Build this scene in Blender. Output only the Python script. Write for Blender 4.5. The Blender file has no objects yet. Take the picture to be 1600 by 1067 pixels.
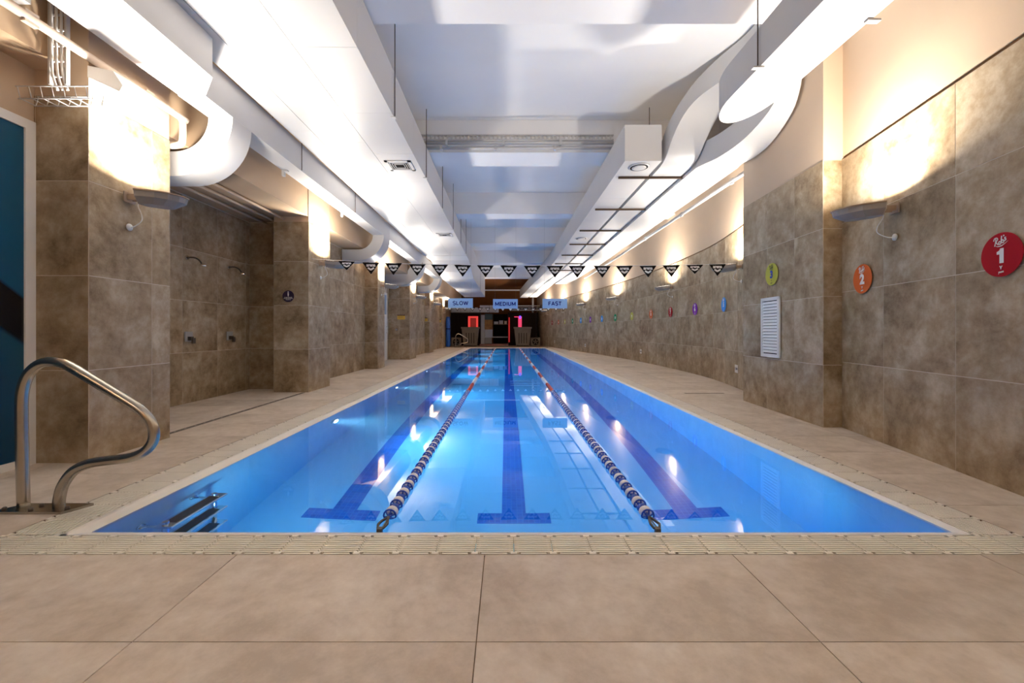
import bpy, bmesh, math, random
from mathutils import Vector
random.seed(7)
PI = math.pi
SC = bpy.context.scene
COL = SC.collection
# ------------------------------------------------------------------ camera, world, exposure
F, VX, VY, H = 660.0, 791.0, 517.0, 1.09
cam_d = bpy.data.cameras.new('camera')
cam = bpy.data.objects.new('camera', cam_d); COL.objects.link(cam)
cam.location = (0, 0, H); cam.rotation_euler = (PI/2, 0, 0)
cam_d.sensor_width = 36.0; cam_d.lens = F/1600*36.0
cam_d.shift_x = (800-VX)/1600; cam_d.shift_y = -(533.5-VY)/1600
cam_d.clip_start = 0.05; cam_d.clip_end = 200
SC.camera = cam
W = bpy.data.worlds.new('world'); SC.world = W; W.use_nodes = True
W.node_tree.nodes['Background'].inputs[0].default_value = (0.02, 0.02, 0.02, 1)
W.node_tree.nodes['Background'].inputs[1].default_value = 1.0
vs = SC.view_settings
vs.view_transform = 'Standard'; vs.look = 'None'; vs.gamma = 1.0; vs.exposure = 0.42; vs.use_curve_mapping = False
cy = SC.cycles
cy.max_bounces = 14; cy.diffuse_bounces = 8; cy.glossy_bounces = 5; cy.transmission_bounces = 8
cy.transparent_max_bounces = 8; cy.volume_bounces = 1
cy.caustics_reflective = False; cy.caustics_refractive = True; cy.blur_glossy = 0.3
cy.sample_clamp_indirect = 0.0; cy.sample_clamp_direct = 0.0
cy.use_denoising = True
try: cy.use_adaptive_sampling = True; cy.adaptive_threshold = 0.01
except Exception: pass
LAMP_W = 84.0           # wall uplights
POOL_W = 52.0            # underwater lights
LAMP_COL = (1.0, 0.92, 0.81)
POOL_COL = (0.36, 0.80, 1.0)

# ------------------------------------------------------------------ materials
MATS = {}
def new_mat(name):
    m = bpy.data.materials.new(name); m.use_nodes = True
    return m, m.node_tree, m.node_tree.nodes['Principled BSDF']
def mat(name, col, rough=0.5, metal=0.0, vary=0.0, scale=4.0, bump=0.0, emit=None, estr=0.0, spec=0.5):
    if name in MATS: return MATS[name]
    m, nt, b = new_mat(name); MATS[name] = m
    b.inputs['Base Color'].default_value = (*col, 1); b.inputs['Roughness'].default_value = rough
    b.inputs['Metallic'].default_value = metal; b.inputs['Specular IOR Level'].default_value = spec
    if vary or bump:
        g = nt.nodes.new('ShaderNodeNewGeometry')
        n = nt.nodes.new('ShaderNodeTexNoise'); n.inputs['Scale'].default_value = scale; n.inputs['Detail'].default_value = 6
        nt.links.new(g.outputs['Position'], n.inputs['Vector'])
        if vary:
            r = nt.nodes.new('ShaderNodeValToRGB')
            r.color_ramp.elements[0].position = 0.3; r.color_ramp.elements[1].position = 0.7
            r.color_ramp.elements[0].color = (*[c*(1-vary) for c in col], 1)
            r.color_ramp.elements[1].color = (*[min(1, c*(1+vary)) for c in col], 1)
            nt.links.new(n.outputs['Fac'], r.inputs[0]); nt.links.new(r.outputs[0], b.inputs['Base Color'])
        if bump:
            bp = nt.nodes.new('ShaderNodeBump'); bp.inputs['Strength'].default_value = bump; bp.inputs['Distance'].default_value = 0.01
            nt.links.new(n.outputs['Fac'], bp.inputs['Height']); nt.links.new(bp.outputs[0], b.inputs['Normal'])
    if emit:
        b.inputs['Emission Color'].default_value = (*emit, 1); b.inputs['Emission Strength'].default_value = estr
    return m
def stone(name, dark, mid, light, rough, s1, s2, contrast=1.0, spec=0.4):
    """stone-look porcelain: cloudy patches, streaks and fine scratches; every tile gets its own piece of the pattern"""
    m, nt, b = new_mat(name); MATS[name] = m
    N, L = nt.nodes.new, nt.links.new
    g = N('ShaderNodeNewGeometry'); oi = N('ShaderNodeObjectInfo')
    ad = N('ShaderNodeVectorMath'); ad.operation = 'ADD'
    mu = N('ShaderNodeMath'); mu.operation = 'MULTIPLY'; mu.inputs[1].default_value = 37.0
    L(oi.outputs['Random'], mu.inputs[0]); L(g.outputs['Position'], ad.inputs[0]); L(mu.outputs[0], ad.inputs[1])
    n1 = N('ShaderNodeTexNoise'); n1.inputs['Scale'].default_value = s1; n1.inputs['Detail'].default_value = 9; n1.inputs['Roughness'].default_value = 0.62
    n1.inputs['Distortion'].default_value = 0.6
    L(ad.outputs[0], n1.inputs['Vector'])
    n2 = N('ShaderNodeTexNoise'); n2.inputs['Scale'].default_value = s2; n2.inputs['Detail'].default_value = 8; n2.inputs['Roughness'].default_value = 0.7
    L(ad.outputs[0], n2.inputs['Vector'])
    mx = N('ShaderNodeMix'); mx.inputs[0].default_value = 0.42
    L(n1.outputs['Fac'], mx.inputs[2]); L(n2.outputs['Fac'], mx.inputs[3])
    r = N('ShaderNodeValToRGB'); e = r.color_ramp.elements
    e[0].position = 0.5-0.16/contrast; e[0].color = (*dark, 1)
    e[1].position = 0.5+0.18/contrast; e[1].color = (*light, 1)
    k = e.new(0.5); k.color = (*mid, 1)
    L(mx.outputs[0], r.inputs[0])
    # per tile tint
    hs = N('ShaderNodeHueSaturation')
    mr = N('ShaderNodeMapRange'); mr.inputs[3].default_value = 0.93; mr.inputs[4].default_value = 1.07
    L(oi.outputs['Random'], mr.inputs[0]); L(mr.outputs[0], hs.inputs['Value']); L(r.outputs[0], hs.inputs['Color'])
    L(hs.outputs[0], b.inputs['Base Color'])
    b.inputs['Roughness'].default_value = rough; b.inputs['Specular IOR Level'].default_value = spec
    bp = N('ShaderNodeBump'); bp.inputs['Strength'].default_value = 0.08; bp.inputs['Distance'].default_value = 0.004
    L(n2.outputs['Fac'], bp.inputs['Height']); L(bp.outputs[0], b.inputs['Normal'])
    return m
M_WT = stone('wall_tile_stone', (0.158, 0.098, 0.045), (0.34, 0.252, 0.155), (0.53, 0.445, 0.33), 0.42, 1.6, 8.0, 1.15)
M_FT = stone('floor_tile_stone', (0.48, 0.395, 0.315), (0.59, 0.50, 0.415), (0.69, 0.61, 0.525), 0.42, 1.5, 10.0, 1.5)
M_GROUT_W = mat('wall_grout', (0.62, 0.54, 0.44), 0.9, vary=0.1, scale=9)
M_GROUT_F = mat('floor_grout', (0.21, 0.14, 0.08), 0.9, vary=0.1, scale=9)
M_PAINT = mat('beige_wall_paint', (0.53, 0.40, 0.285), 0.7, vary=0.04, scale=1.2, bump=0.04)
M_CEIL = mat('white_ceiling_paint', (0.78, 0.775, 0.77), 0.75, vary=0.03, scale=1.0, bump=0.05)
M_DUCT = mat('white_duct_paint', (0.52, 0.51, 0.505), 0.42, vary=0.02, scale=0.9)
M_BROWN = mat('dark_brown_paint', (0.15, 0.052, 0.014), 0.8, vary=0.1, scale=2, spec=0.1)
M_STEEL = mat('brushed_steel', (0.46, 0.42, 0.36), 0.27, 1.0, vary=0.05, scale=20)
M_CHROME = mat('chrome', (0.75, 0.75, 0.75), 0.10, 1.0)
M_DARKSTEEL = mat('dark_steel', (0.12, 0.10, 0.085), 0.45, 0.8)
M_RUST = mat('hanger_steel', (0.07, 0.045, 0.03), 0.7, 0.0, spec=0.2)
M_GRATE = mat('cream_grating_plastic', (0.88, 0.82, 0.73), 0.45, vary=0.05, scale=6)
M_LIP = mat('white_pool_lip', (0.80, 0.76, 0.70), 0.35, vary=0.03, scale=5)
M_CHANNEL_SHADE = mat('shade_dark_channel', (0.07, 0.045, 0.028), 0.9)  # channel darkened: shade between the grating slats put into the colour
M_WHITE = mat('white_plastic', (0.80, 0.79, 0.77), 0.4)
M_LAMPGREY = mat('lamp_grey', (0.34, 0.33, 0.325), 0.45)
M_LAMPRIM = mat('lamp_rim', (0.30, 0.22, 0.16), 0.5)
M_BLACK = mat('black_fabric', (0.010, 0.008, 0.008), 0.9, spec=0.1)
M_WPRINT = mat('white_print', (0.80, 0.78, 0.76), 0.5)
M_RUBBER = mat('black_rubber', (0.02, 0.018, 0.016), 0.6)
M_LAMPLENS = mat('lamp_lens', (0.9, 0.9, 0.88), 0.3, emit=(1, 0.93, 0.82), estr=6.0)

def mosaic(name, c0, c1, mortar, size):
    m, nt, b = new_mat(name); MATS[name] = m
    N, L = nt.nodes.new, nt.links.new
    g = N('ShaderNodeNewGeometry')
    sep = N('ShaderNodeSeparateXYZ'); L(g.outputs['Position'], sep.inputs[0])
    # fold the wall axes in: u = x + y on walls is avoided, the bottom uses x,y and the walls x+y against z
    nrm = N('ShaderNodeSeparateXYZ'); L(g.outputs['True Normal'], nrm.inputs[0])
    ab = N('ShaderNodeMath'); ab.operation = 'ABSOLUTE'; L(nrm.outputs[2], ab.inputs[0])
    gt = N('ShaderNodeMath'); gt.operation = 'GREATER_THAN'; gt.inputs[1].default_value = 0.5; L(ab.outputs[0], gt.inputs[0])
    add = N('ShaderNodeMath'); L(sep.outputs[0], add.inputs[0]); L(sep.outputs[1], add.inputs[1])
    cw = N('ShaderNodeCombineXYZ'); L(add.outputs[0], cw.inputs[0]); L(sep.outputs[2], cw.inputs[1])
    cf = N('ShaderNodeCombineXYZ'); L(sep.outputs[0], cf.inputs[0]); L(sep.outputs[1], cf.inputs[1])
    mv = N('ShaderNodeMix'); mv.data_type = 'VECTOR'
    L(gt.outputs[0], mv.inputs[0]); L(cw.outputs[0], mv.inputs[4]); L(cf.outputs[0], mv.inputs[5])
    br = N('ShaderNodeTexBrick'); br.offset = 0.0; br.squash = 1.0
    br.inputs['Color1'].default_value = (*c0, 1); br.inputs['Color2'].default_value = (*c1, 1); br.inputs['Mortar'].default_value = (*mortar, 1)
    br.inputs['Scale'].default_value = 1.0; br.inputs['Brick Width'].default_value = size; br.inputs['Row Height'].default_value = size
    br.inputs['Mortar Size'].default_value = size*0.06
    L(mv.outputs[1], br.inputs['Vector']); L(br.outputs[0], b.inputs['Base Color'])
    b.inputs['Roughness'].default_value = 0.5; b.inputs['Specular IOR Level'].default_value = 0.2
    return m
M_POOL = mosaic('pale_blue_mosaic', (0.42, 0.74, 0.90), (0.40, 0.72, 0.89), (0.44, 0.75, 0.90), 0.05)
M_LINE = mosaic('dark_blue_mosaic', (0.008, 0.12, 0.50), (0.015, 0.17, 0.60), (0.05, 0.26, 0.62), 0.05)

def water_mat():
    m = bpy.data.materials.new('pool_water'); m.use_nodes = True; nt = m.node_tree
    nt.nodes.remove(nt.nodes['Principled BSDF']); out = nt.nodes['Material Output']
    gl = nt.nodes.new('ShaderNodeBsdfGlass'); gl.inputs['Roughness'].default_value = 0.0; gl.inputs['IOR'].default_value = 1.333
    gl.inputs['Color'].default_value = (1, 1, 1, 1)
    nt.links.new(gl.outputs[0], out.inputs['Surface'])
    va = nt.nodes.new('ShaderNodeVolumeAbsorption'); va.inputs['Color'].default_value = (0.10, 0.66, 0.96, 1); va.inputs['Density'].default_value = 0.42
    vsn = nt.nodes.new('ShaderNodeVolumeScatter'); vsn.inputs['Color'].default_value = (0.55, 0.85, 1.0, 1); vsn.inputs['Density'].default_value = 0.05; vsn.inputs['Anisotropy'].default_value = 0.5
    ads = nt.nodes.new('ShaderNodeAddShader'); nt.links.new(va.outputs[0], ads.inputs[0]); nt.links.new(vsn.outputs[0], ads.inputs[1])
    nt.links.new(ads.outputs[0], out.inputs['Volume'])
    return m
M_WATER = water_mat()

# ------------------------------------------------------------------ mesh helpers
class MB:
    def __init__(s): s.v = []; s.f = []; s.smooth = []
    def add(s, vs, fs, sm=False):
        o = len(s.v); s.v += [tuple(p) for p in vs]; s.f += [tuple(i+o for i in f) for f in fs]; s.smooth += [sm]*len(fs); return s
    def box(s, x0, x1, y0, y1, z0, z1):
        v = [(x, y, z) for x in (x0, x1) for y in (y0, y1) for z in (z0, z1)]
        return s.add(v, [(0, 1, 3, 2), (4, 6, 7, 5), (0, 4, 5, 1), (2, 3, 7, 6), (0, 2, 6, 4), (1, 5, 7, 3)])
    def prism(s, poly, z0, z1):
        n = len(poly)
        v = [(x, y, z0) for x, y in poly]+[(x, y, z1) for x, y in poly]
        return s.add(v, [tuple(range(n))[::-1], tuple(range(n, 2*n))]+[(i, (i+1) % n, n+(i+1) % n, n+i) for i in range(n)])
    def extr(s, poly, axis, a0, a1):
        """poly in the plane across axis ('x': (y,z), 'y': (x,z)), extruded along it"""
        n = len(poly)
        P = (lambda p, a: (a, p[0], p[1])) if axis == 'x' else (lambda p, a: (p[0], a, p[1]))
        v = [P(p, a0) for p in poly]+[P(p, a1) for p in poly]
        return s.add(v, [tuple(range(n)), tuple(range(n, 2*n))[::-1]]+[(i, n+i, n+(i+1) % n, (i+1) % n) for i in range(n)])
    def tube(s, pts, r, n=10, cap=True, closed=False):
        pts = [Vector(p) for p in pts]; m = len(pts); rings = []; up = None
        for i, p in enumerate(pts):
            if closed: t = (pts[(i+1) % m]-pts[i-1])
            else: t = pts[min(i+1, m-1)]-pts[max(i-1, 0)]
            t.normalize()
            if up is None: up = Vector((0, 0, 1)) if abs(t.z) < 0.9 else Vector((1, 0, 0))
            a = up-t*up.dot(t); a.normalize(); up = a; b = t.cross(a)
            rings.append([p+(a*math.cos(2*PI*k/n)+b*math.sin(2*PI*k/n))*r for k in range(n)])
        v = [q for R in rings for q in R]; fs = []
        for i in range(m if closed else m-1):
            j = (i+1) % m
            for k in range(n): fs.append((i*n+k, i*n+(k+1) % n, j*n+(k+1) % n, j*n+k))
        s.add(v, fs, True)
        if cap and not closed:
            o = len(s.v)-m*n
            s.f += [tuple(o+k for k in range(n))[::-1], tuple(o+(m-1)*n+k for k in range(n))]; s.smooth += [False, False]
        return s
    def lathe(s, prof, c, n=24, axis='z', sm=True):
        v = []; fs = []
        for r, h in prof:
            for k in range(n):
                a = 2*PI*k/n; x, y = r*math.cos(a), r*math.sin(a)
                v.append({'z': (c[0]+x, c[1]+y, c[2]+h), 'y': (c[0]+x, c[1]+h, c[2]+y), 'x': (c[0]+h, c[1]+x, c[2]+y)}[axis])
        for i in range(len(prof)-1):
            for k in range(n): fs.append((i*n+k, i*n+(k+1) % n, (i+1)*n+(k+1) % n, (i+1)*n+k))
        s.add(v, fs, sm)
        o = len(s.v)-len(v); m = len(prof)
        s.f += [tuple(o+k for k in range(n)), tuple(o+(m-1)*n+k for k in range(n))[::-1]]; s.smooth += [False, False]
        return s
    def loft(s, stations):
        """box duct through stations (y, xl, xr, zb, zt)"""
        v = []; fs = []
        for y, a, b, c, d in stations: v += [(a, y, c), (b, y, c), (b, y, d), (a, y, d)]
        for i in range(len(stations)-1):
            for k in range(4): fs.append((4*i+k, 4*i+(k+1) % 4, 4*i+4+(k+1) % 4, 4*i+4+k))
        m = len(stations)*4-4
        fs += [(3, 2, 1, 0), (m, m+1, m+2, m+3)]
        return s.add(v, fs)
    def ribbon(s, path, t, sgn, a0, a1, plane, cut=None):
        """flat duct along a curved path, thickness t to side sgn, from a0 to a1 on the third axis"""
        n = len(path); inn = []
        for i in range(n):
            p0, p1 = path[max(i-1, 0)], path[min(i+1, n-1)]
            d = Vector((p1[0]-p0[0], p1[1]-p0[1])); d.normalize()
            inn.append((path[i][0]-d.y*t*sgn, path[i][1]+d.x*t*sgn))
        P = (lambda p, a: (a, p[0], p[1])) if plane == 'yz' else (lambda p, a: (p[0], a, p[1]))
        for A, B, flip in ((path, path, 0), (inn, inn, 1)):
            v = [P(p, a) for p in A for a in (a0, a1)]
            s.add(v, [(2*i, 2*i+1, 2*i+3, 2*i+2) for i in range(n-1)], True)
        for a in (a0, a1):
            v = [P(p, a) for p in path]+[P(p, a) for p in inn]
            s.add(v, [(i, i+1, n+i+1, n+i) for i in range(n-1)])
        for i in (0, n-1):
            s.add([P(path[i], a0), P(path[i], a1), P(inn[i], a1), P(inn[i], a0)], [(0, 1, 2, 3)])
        return s
    def mesh(s, name, m=None, off=(0, 0, 0)):
        me = bpy.data.meshes.new(name)
        me.from_pydata([(x-off[0], y-off[1], z-off[2]) for x, y, z in s.v], [], s.f)
        bm = bmesh.new(); bm.from_mesh(me); bmesh.ops.recalc_face_normals(bm, faces=bm.faces); bm.to_mesh(me); bm.free()
        me.polygons.foreach_set('use_smooth', s.smooth[:len(me.polygons)] if len(s.smooth) >= len(me.polygons) else [False]*len(me.polygons))
        if m: me.materials.append(m)
        me.update(); return me
def wloc(o):
    p = Vector((0, 0, 0))
    while o is not None: p += o.location; o = o.parent
    return p
def put(name, me, parent=None, loc=(0, 0, 0), rot=(0, 0, 0), scale=(1, 1, 1)):
    o = bpy.data.objects.new(name, me); COL.objects.link(o)
    o.location = loc; o.rotation_euler = rot; o.scale = scale
    if parent: o.parent = parent
    return o
def obj(name, mb, m, parent=None, label=None, kind=None):
    """mesh in world coordinates -> object; as a child it is stored relative to its parent's place"""
    off = wloc(parent) if parent else (0, 0, 0)
    o = put(name, mb.mesh(name, m, off), parent)
    if label: o['label'] = label
    if kind: o['kind'] = kind
    return o
def thing(name, label, cat, loc=(0, 0, 0), rz=0, group=None):
    o = bpy.data.objects.new(name, None); COL.objects.link(o); o.empty_display_size = 0.1
    o.location = loc; o.rotation_euler = (0, 0, rz); o['label'] = label; o['category'] = cat
    if group: o['group'] = group
    return o
def tag(o, label, cat, group=None):
    o['label'] = label; o['category'] = cat
    if group: o['group'] = group
    return o
def struct(name, mb, m, parent=None):
    o = obj(name, mb, m, parent)
    if not parent: o['kind'] = 'structure'
    return o
def copy_tree(o, parent=None):
    c = o.copy(); COL.objects.link(c)
    if parent: c.parent = parent
    for ch in list(o.children): copy_tree(ch, c)
    return c
def smooth_path(P, n=6):
    P = [Vector(p) for p in P]; out = []
    for i in range(len(P)-1):
        p0, p1, p2, p3 = P[max(i-1, 0)], P[i], P[i+1], P[min(i+2, len(P)-1)]
        for k in range(n):
            t = k/n
            out.append(0.5*((2*p1)+(p2-p0)*t+(2*p0-5*p1+4*p2-p3)*t*t+(3*p1-p0-3*p2+p3)*t**3))
    out.append(P[-1]); return out
TXT = {}
def text_mesh(body, size, m, bold=0.0, shear=0.0, thick=0.001, spacing=1.0):
    key = (body, size, m.name, bold, shear, spacing)
    if key in TXT: return TXT[key]
    c = bpy.data.curves.new('txt', 'FONT'); c.body = body; c.size = size; c.align_x = 'CENTER'; c.align_y = 'CENTER'
    c.offset = bold; c.shear = shear; c.extrude = thick; c.resolution_u = 3; c.space_character = spacing
    o = bpy.data.objects.new('txt', c); COL.objects.link(o)
    dg = bpy.context.evaluated_depsgraph_get(); dg.update()
    me = bpy.data.meshes.new_from_object(o.evaluated_get(dg)); me.name = 'lettering'
    bpy.data.objects.remove(o); bpy.data.curves.remove(c)
    me.materials.clear(); me.materials.append(m); TXT[key] = me
    return me
UNIT = MB().box(-.5, .5, -.5, .5, -.5, .5).mesh('tile_block')
UNITS = {}
def unit(m):
    if m.name not in UNITS:
        me = UNIT.copy(); me.materials.clear(); me.materials.append(m); UNITS[m.name] = me
    return UNITS[m.name]
def tile_box(parent, c, sx, sy, sz, rz, m, name='tile'):
    off = wloc(parent)
    return put(name, unit(m), parent, (c[0]-off.x, c[1]-off.y, c[2]-off.z), (0, 0, rz), (sx, sy, sz))
GAP = 0.006
def clad(parent, p0, p1, cols, rows, proud=0.0035, m=None):
    """tiles on a vertical face from plan point p0 to p1; the face looks to the right hand of p0->p1; cols = distances along it"""
    d = Vector((p1[0]-p0[0], p1[1]-p0[1])); Ln = d.length; d.normalize(); n = Vector((d.y, -d.x)); rz = math.atan2(d.y, d.x)
    cs = [0]+[c for c in cols if 0.02 < c < Ln-0.02]+[Ln]
    for a, b in zip(cs[:-1], cs[1:]):
        for z0, z1 in zip(rows[:-1], rows[1:]):
            c = Vector(p0)+d*((a+b)/2)+n*(proud/2-0.002)
            tile_box(parent, (c.x, c.y, (z0+z1)/2), b-a-GAP, proud+random.uniform(0, 0.0008), z1-z0-GAP, rz, m or M_WT)
def at(px, py, d):
    return Vector(((px-VX)*d/F, d, H-(py-VY)*d/F))

# ------------------------------------------------------------------ setting: floor
ROOM_Y0, POOL_Y0, POOL_Y1 = -3.0, 2.325, 27.3
CEIL_Z = 5.03
GX0, GX1, GX2, GX3 = -2.67, -2.385, 2.495, 2.745      # grating outer/inner left, inner/outer right
GY0, GY1 = 2.061, 2.255
fl = MB()
fl.box(-5.0, 4.9, ROOM_Y0, GY0, -0.2, -0.006)
fl.box(-5.0, GX0, GY0, 33.4, -0.2, -0.006); fl.box(GX3, 5.0, GY0, 33.4, -0.2, -0.006)
fl.box(GX0, GX3, POOL_Y1+0.12, 33.4, -0.2, -0.006)
pass
floor = struct('floor', fl, M_GROUT_F)
ch = MB(); ch.box(GX0-.02, GX3+.02, GY0-.02, GY1+.0, -0.22, -0.16); ch.box(GX0-.02, GX1, GY1, POOL_Y1+0.12, -0.22, -0.16); ch.box(GX2, GX3+.02, GY1, POOL_Y1+0.12, -0.22, -0.16)
ch.box(GX0-.01, GX3+.01, GY0-.012, GY0-.001, -0.2, -0.004); ch.box(GX0-.012, GX0-.001, GY0, POOL_Y1, -0.2, -0.004); ch.box(GX3+.001, GX3+.012, GY0, POOL_Y1, -0.2, -0.004)
ch.box(GX1, GX2, GY1+.001, GY1+.012, -0.2, -0.052)
obj('drain_channel', ch, M_CHANNEL_SHADE, floor)
XJ = [-0.105+1.207*k for k in range(-5, 5)]
def floor_tile(x0, x1, y0, y1):
    tile_box(floor, ((x0+x1)/2, (y0+y1)/2, -0.006), x1-x0-0.004, y1-y0-0.004, 0.012, 0, M_FT, 'floor_tile')
def xw_near(y): return 3.40+0.196*(y-2.78)
rowsN = [GY0-0.58*k for k in range(0, 10)]
for r in range(8):
    y1, y0 = rowsN[r], rowsN[r+1]
    xs = [-4.3]+[x for x in XJ if -4.2 < x < 3.5]+[3.6]
    for a, b in zip(xs[:-1], xs[1:]): floor_tile(a, b, y0, y1)
rowsF = [GY0+0.58*k for k in range(0, 46)]
for y0, y1 in zip(rowsF[:-1], rowsF[1:]):
    for a, b in ((-4.93, -3.726), (-3.726, GX0)): floor_tile(a, b, y0, y1)
    if y0 < 23: floor_tile(3.516, 4.85, y0, y1)
    floor_tile(GX3, 3.516, y0, y1)
for k in range(6): floor_tile(-2.6+0.88*k, -2.6+0.88*(k+1), POOL_Y1+0.14, POOL_Y1+0.9)

# ------------------------------------------------------------------ setting: ceiling, beams, end walls
struct('ceiling', MB().box(-5.2, 5.2, ROOM_Y0-0.2, 27.4, CEIL_Z, CEIL_Z+0.2), M_CEIL)
for k, (a, b) in enumerate(((-0.5, 0.15), (3.92, 4.59), (7.9, 8.56), (12.03, 12.6), (16.1, 16.75), (20.7, 21.3), (26.3, 27.1))):
    o = struct('ceiling_beam', MB().box(-5.0, 5.0, a, b, 4.425, CEIL_Z+0.02), M_CEIL)
struct('ceiling_far', MB().box(-5.2, 5.2, 27.1, 33.4, 4.38, 4.6), M_BROWN)
struct('wall_far', MB().box(-5.2, 5.2, 33.2, 33.5, -0.2, 4.6), M_BROWN)
struct('trim_1', MB().box(-4.6, 3.0, 33.12, 33.2, 4.24, 4.34), M_WHITE)
struct('wall_near', MB().box(-5.2, 5.2, ROOM_Y0-0.2, ROOM_Y0, -0.2, CEIL_Z+0.1), M_PAINT)

# ------------------------------------------------------------------ setting: left side
ROWS_L = [0, 0.765, 1.545, 2.325, 3.03]
ROWS_R = [0, 0.705, 1.48, 2.245, 3.015]
def pillar(x0, x1, y0, y1, cols_front=(), cols_side=(), rows=ROWS_L, top=None):
    p = struct('pillar', MB().box(x0, x1, y0, y1, -0.1, CEIL_Z), M_PAINT)
    g = obj('grout_bed', MB().box(x0-0.001, x1+0.004, y0-0.004, y1+0.004, 0, rows[-1]), M_GROUT_W, p)
    clad(p, (x0, y0-0.004), (x1+0.004, y0-0.004), cols_front, rows)
    clad(p, (x1+0.004, y0-0.004), (x1+0.004, y1+0.004), cols_side, rows)
    return p
pA = pillar(-4.95, -3.44, 3.48, 4.31, (1.075,), (0.62,))
pB = pillar(-4.125, -3.51, 7.5, 8.39)
pD = pillar(-4.2, -3.68, 12.1, 12.75)
pE = pillar(-4.5, -3.68, 16.1, 17.2, (0.42,))
pF = pillar(-4.3, -3.79, 20.85, 22.0)
pG = pillar(-4.42, -3.98, 26.3, 27.3)
# bulkhead above the alcoves (its underside is their soffit)
M_PAINT_BOUNCE = mat('bounce_browned_wall_paint', (0.50, 0.352, 0.225), 0.7, vary=0.05, scale=1.2, bump=0.04)  # beige wall paint browned: warm bounced light put into the colour
struct('wall_left_upper', MB().box(-5.2, -3.52, 4.31, 33.2, 3.125, CEIL_Z), M_PAINT_BOUNCE)
struct('wall_left_lintel', MB().box(-5.2, -3.60, ROOM_Y0, 3.48, 3.24, CEIL_Z), M_PAINT_BOUNCE)
def left_wall(name, x, y0, y1, first, step=0.76):
    p = struct(name, MB().box(x-0.3, x, y0, y1, -0.1, 3.2), M_GROUT_W)
    clad(p, (x, y0), (x, y1), [first-y0+step*k for k in range(-8, 12)], ROWS_L[:-1]+[3.11])
    return p
wB = left_wall('wall_left_alcove', -4.80, 4.31, 7.9, 6.26)
p = struct('wall_alcove_end', MB().box(-5.1, -4.125, 7.9, 8.39, -0.1, 3.2), M_GROUT_W); clad(p, (-4.8, 7.9), (-4.125, 7.9), (), ROWS_L[:-1]+[3.11])
left_wall('wall_left_recess', -4.05, 8.39, 12.1, 8.95)
left_wall('wall_left_doorway', -4.47, 12.75, 14.6, 13.3)
left_wall('wall_left_doorway_side', -4.47, 15.85, 16.1, 17)
struct('wall_left_doorhead', MB().box(-4.77, -4.47, 14.6, 15.85, 2.5, 3.2), M_GROUT_W)
left_wall('wall_left_recess_middle', -4.02, 17.2, 20.85, 17.6)
left_wall('wall_left_recess_back', -4.15, 22.0, 26.3, 22.4)
left_wall('wall_left_end', -4.2, 27.3, 33.2, 27.9)
struct('wall_left', MB().box(-5.2, -4.95, ROOM_Y0, 33.2, -0.2, 3.3), M_PAINT)
# window at the near left: white frame with a blue printed pane
wy0, wy1, wz1 = -0.2, 3.472, 2.80
struct('wall_left_near', MB().box(-4.3, -3.885, ROOM_Y0, wy0, -0.1, 3.24).box(-4.3, -3.885, wy0, 3.48, wz1, 3.24), M_PAINT)
win = struct('window_1', MB().box(-3.92, -3.865, wy0, wy0+0.07, 0.0, wz1).box(-3.92, -3.865, wy1-0.075, wy1, 0.0, wz1).box(-3.92, -3.865, wy0+0.07, wy1-0.075, wz1-0.075, wz1).box(-3.92, -3.865, wy0+0.07, wy1-0.075, 0.0, 0.06), M_WHITE)
def wave_mat():
    m, nt, b = new_mat('blue_printed_glass'); N, L = nt.nodes.new, nt.links.new
    g = N('ShaderNodeNewGeometry'); s = N('ShaderNodeSeparateXYZ'); L(g.outputs['Position'], s.inputs[0])
    # a dark curved band sweeping down towards the pillar, over two blues
    dy = N('ShaderNodeMath'); dy.operation = 'MULTIPLY_ADD'; dy.inputs[1].default_value = 1.05; L(s.outputs[1], dy.inputs[0]); L(s.outputs[2], dy.inputs[2])
    sn = N('ShaderNodeMath'); sn.operation = 'SINE'; L(s.outputs[1], sn.inputs[0])
    ad = N('ShaderNodeMath'); ad.operation = 'MULTIPLY_ADD'; ad.inputs[1].default_value = 0.25; L(sn.outputs[0], ad.inputs[0]); L(dy.outputs[0], ad.inputs[2])
    mr = N('ShaderNodeMapRange'); mr.inputs[1].default_value = 3.2; mr.inputs[2].default_value = 6.2; L(ad.outputs[0], mr.inputs[0])
    r = N('ShaderNodeValToRGB'); e = r.color_ramp.elements; r.color_ramp.interpolation = 'EASE'
    e[0].position = 0.0; e[0].color = (0.006, 0.045, 0.10, 1); e[1].position = 1.0; e[1].color = (0.008, 0.085, 0.17, 1)
    for pos, c in ((0.30, (0.008, 0.06, 0.13)), (0.42, (0.012, 0.075, 0.13)), (0.44, (0.004, 0.006, 0.012)), (0.545, (0.006, 0.006, 0.010)), (0.56, (0.008, 0.085, 0.17))):
        k = e.new(pos); k.color = (*c, 1)
    L(mr.outputs[0], r.inputs[0]); L(r.outputs[0], b.inputs['Base Color']); b.inputs['Roughness'].default_value = 0.25
    return m
obj('pane', MB().box(-3.905, -3.88, wy0+0.06, wy1-0.07, 0.05, wz1-0.07), wave_mat(), win)
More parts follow.
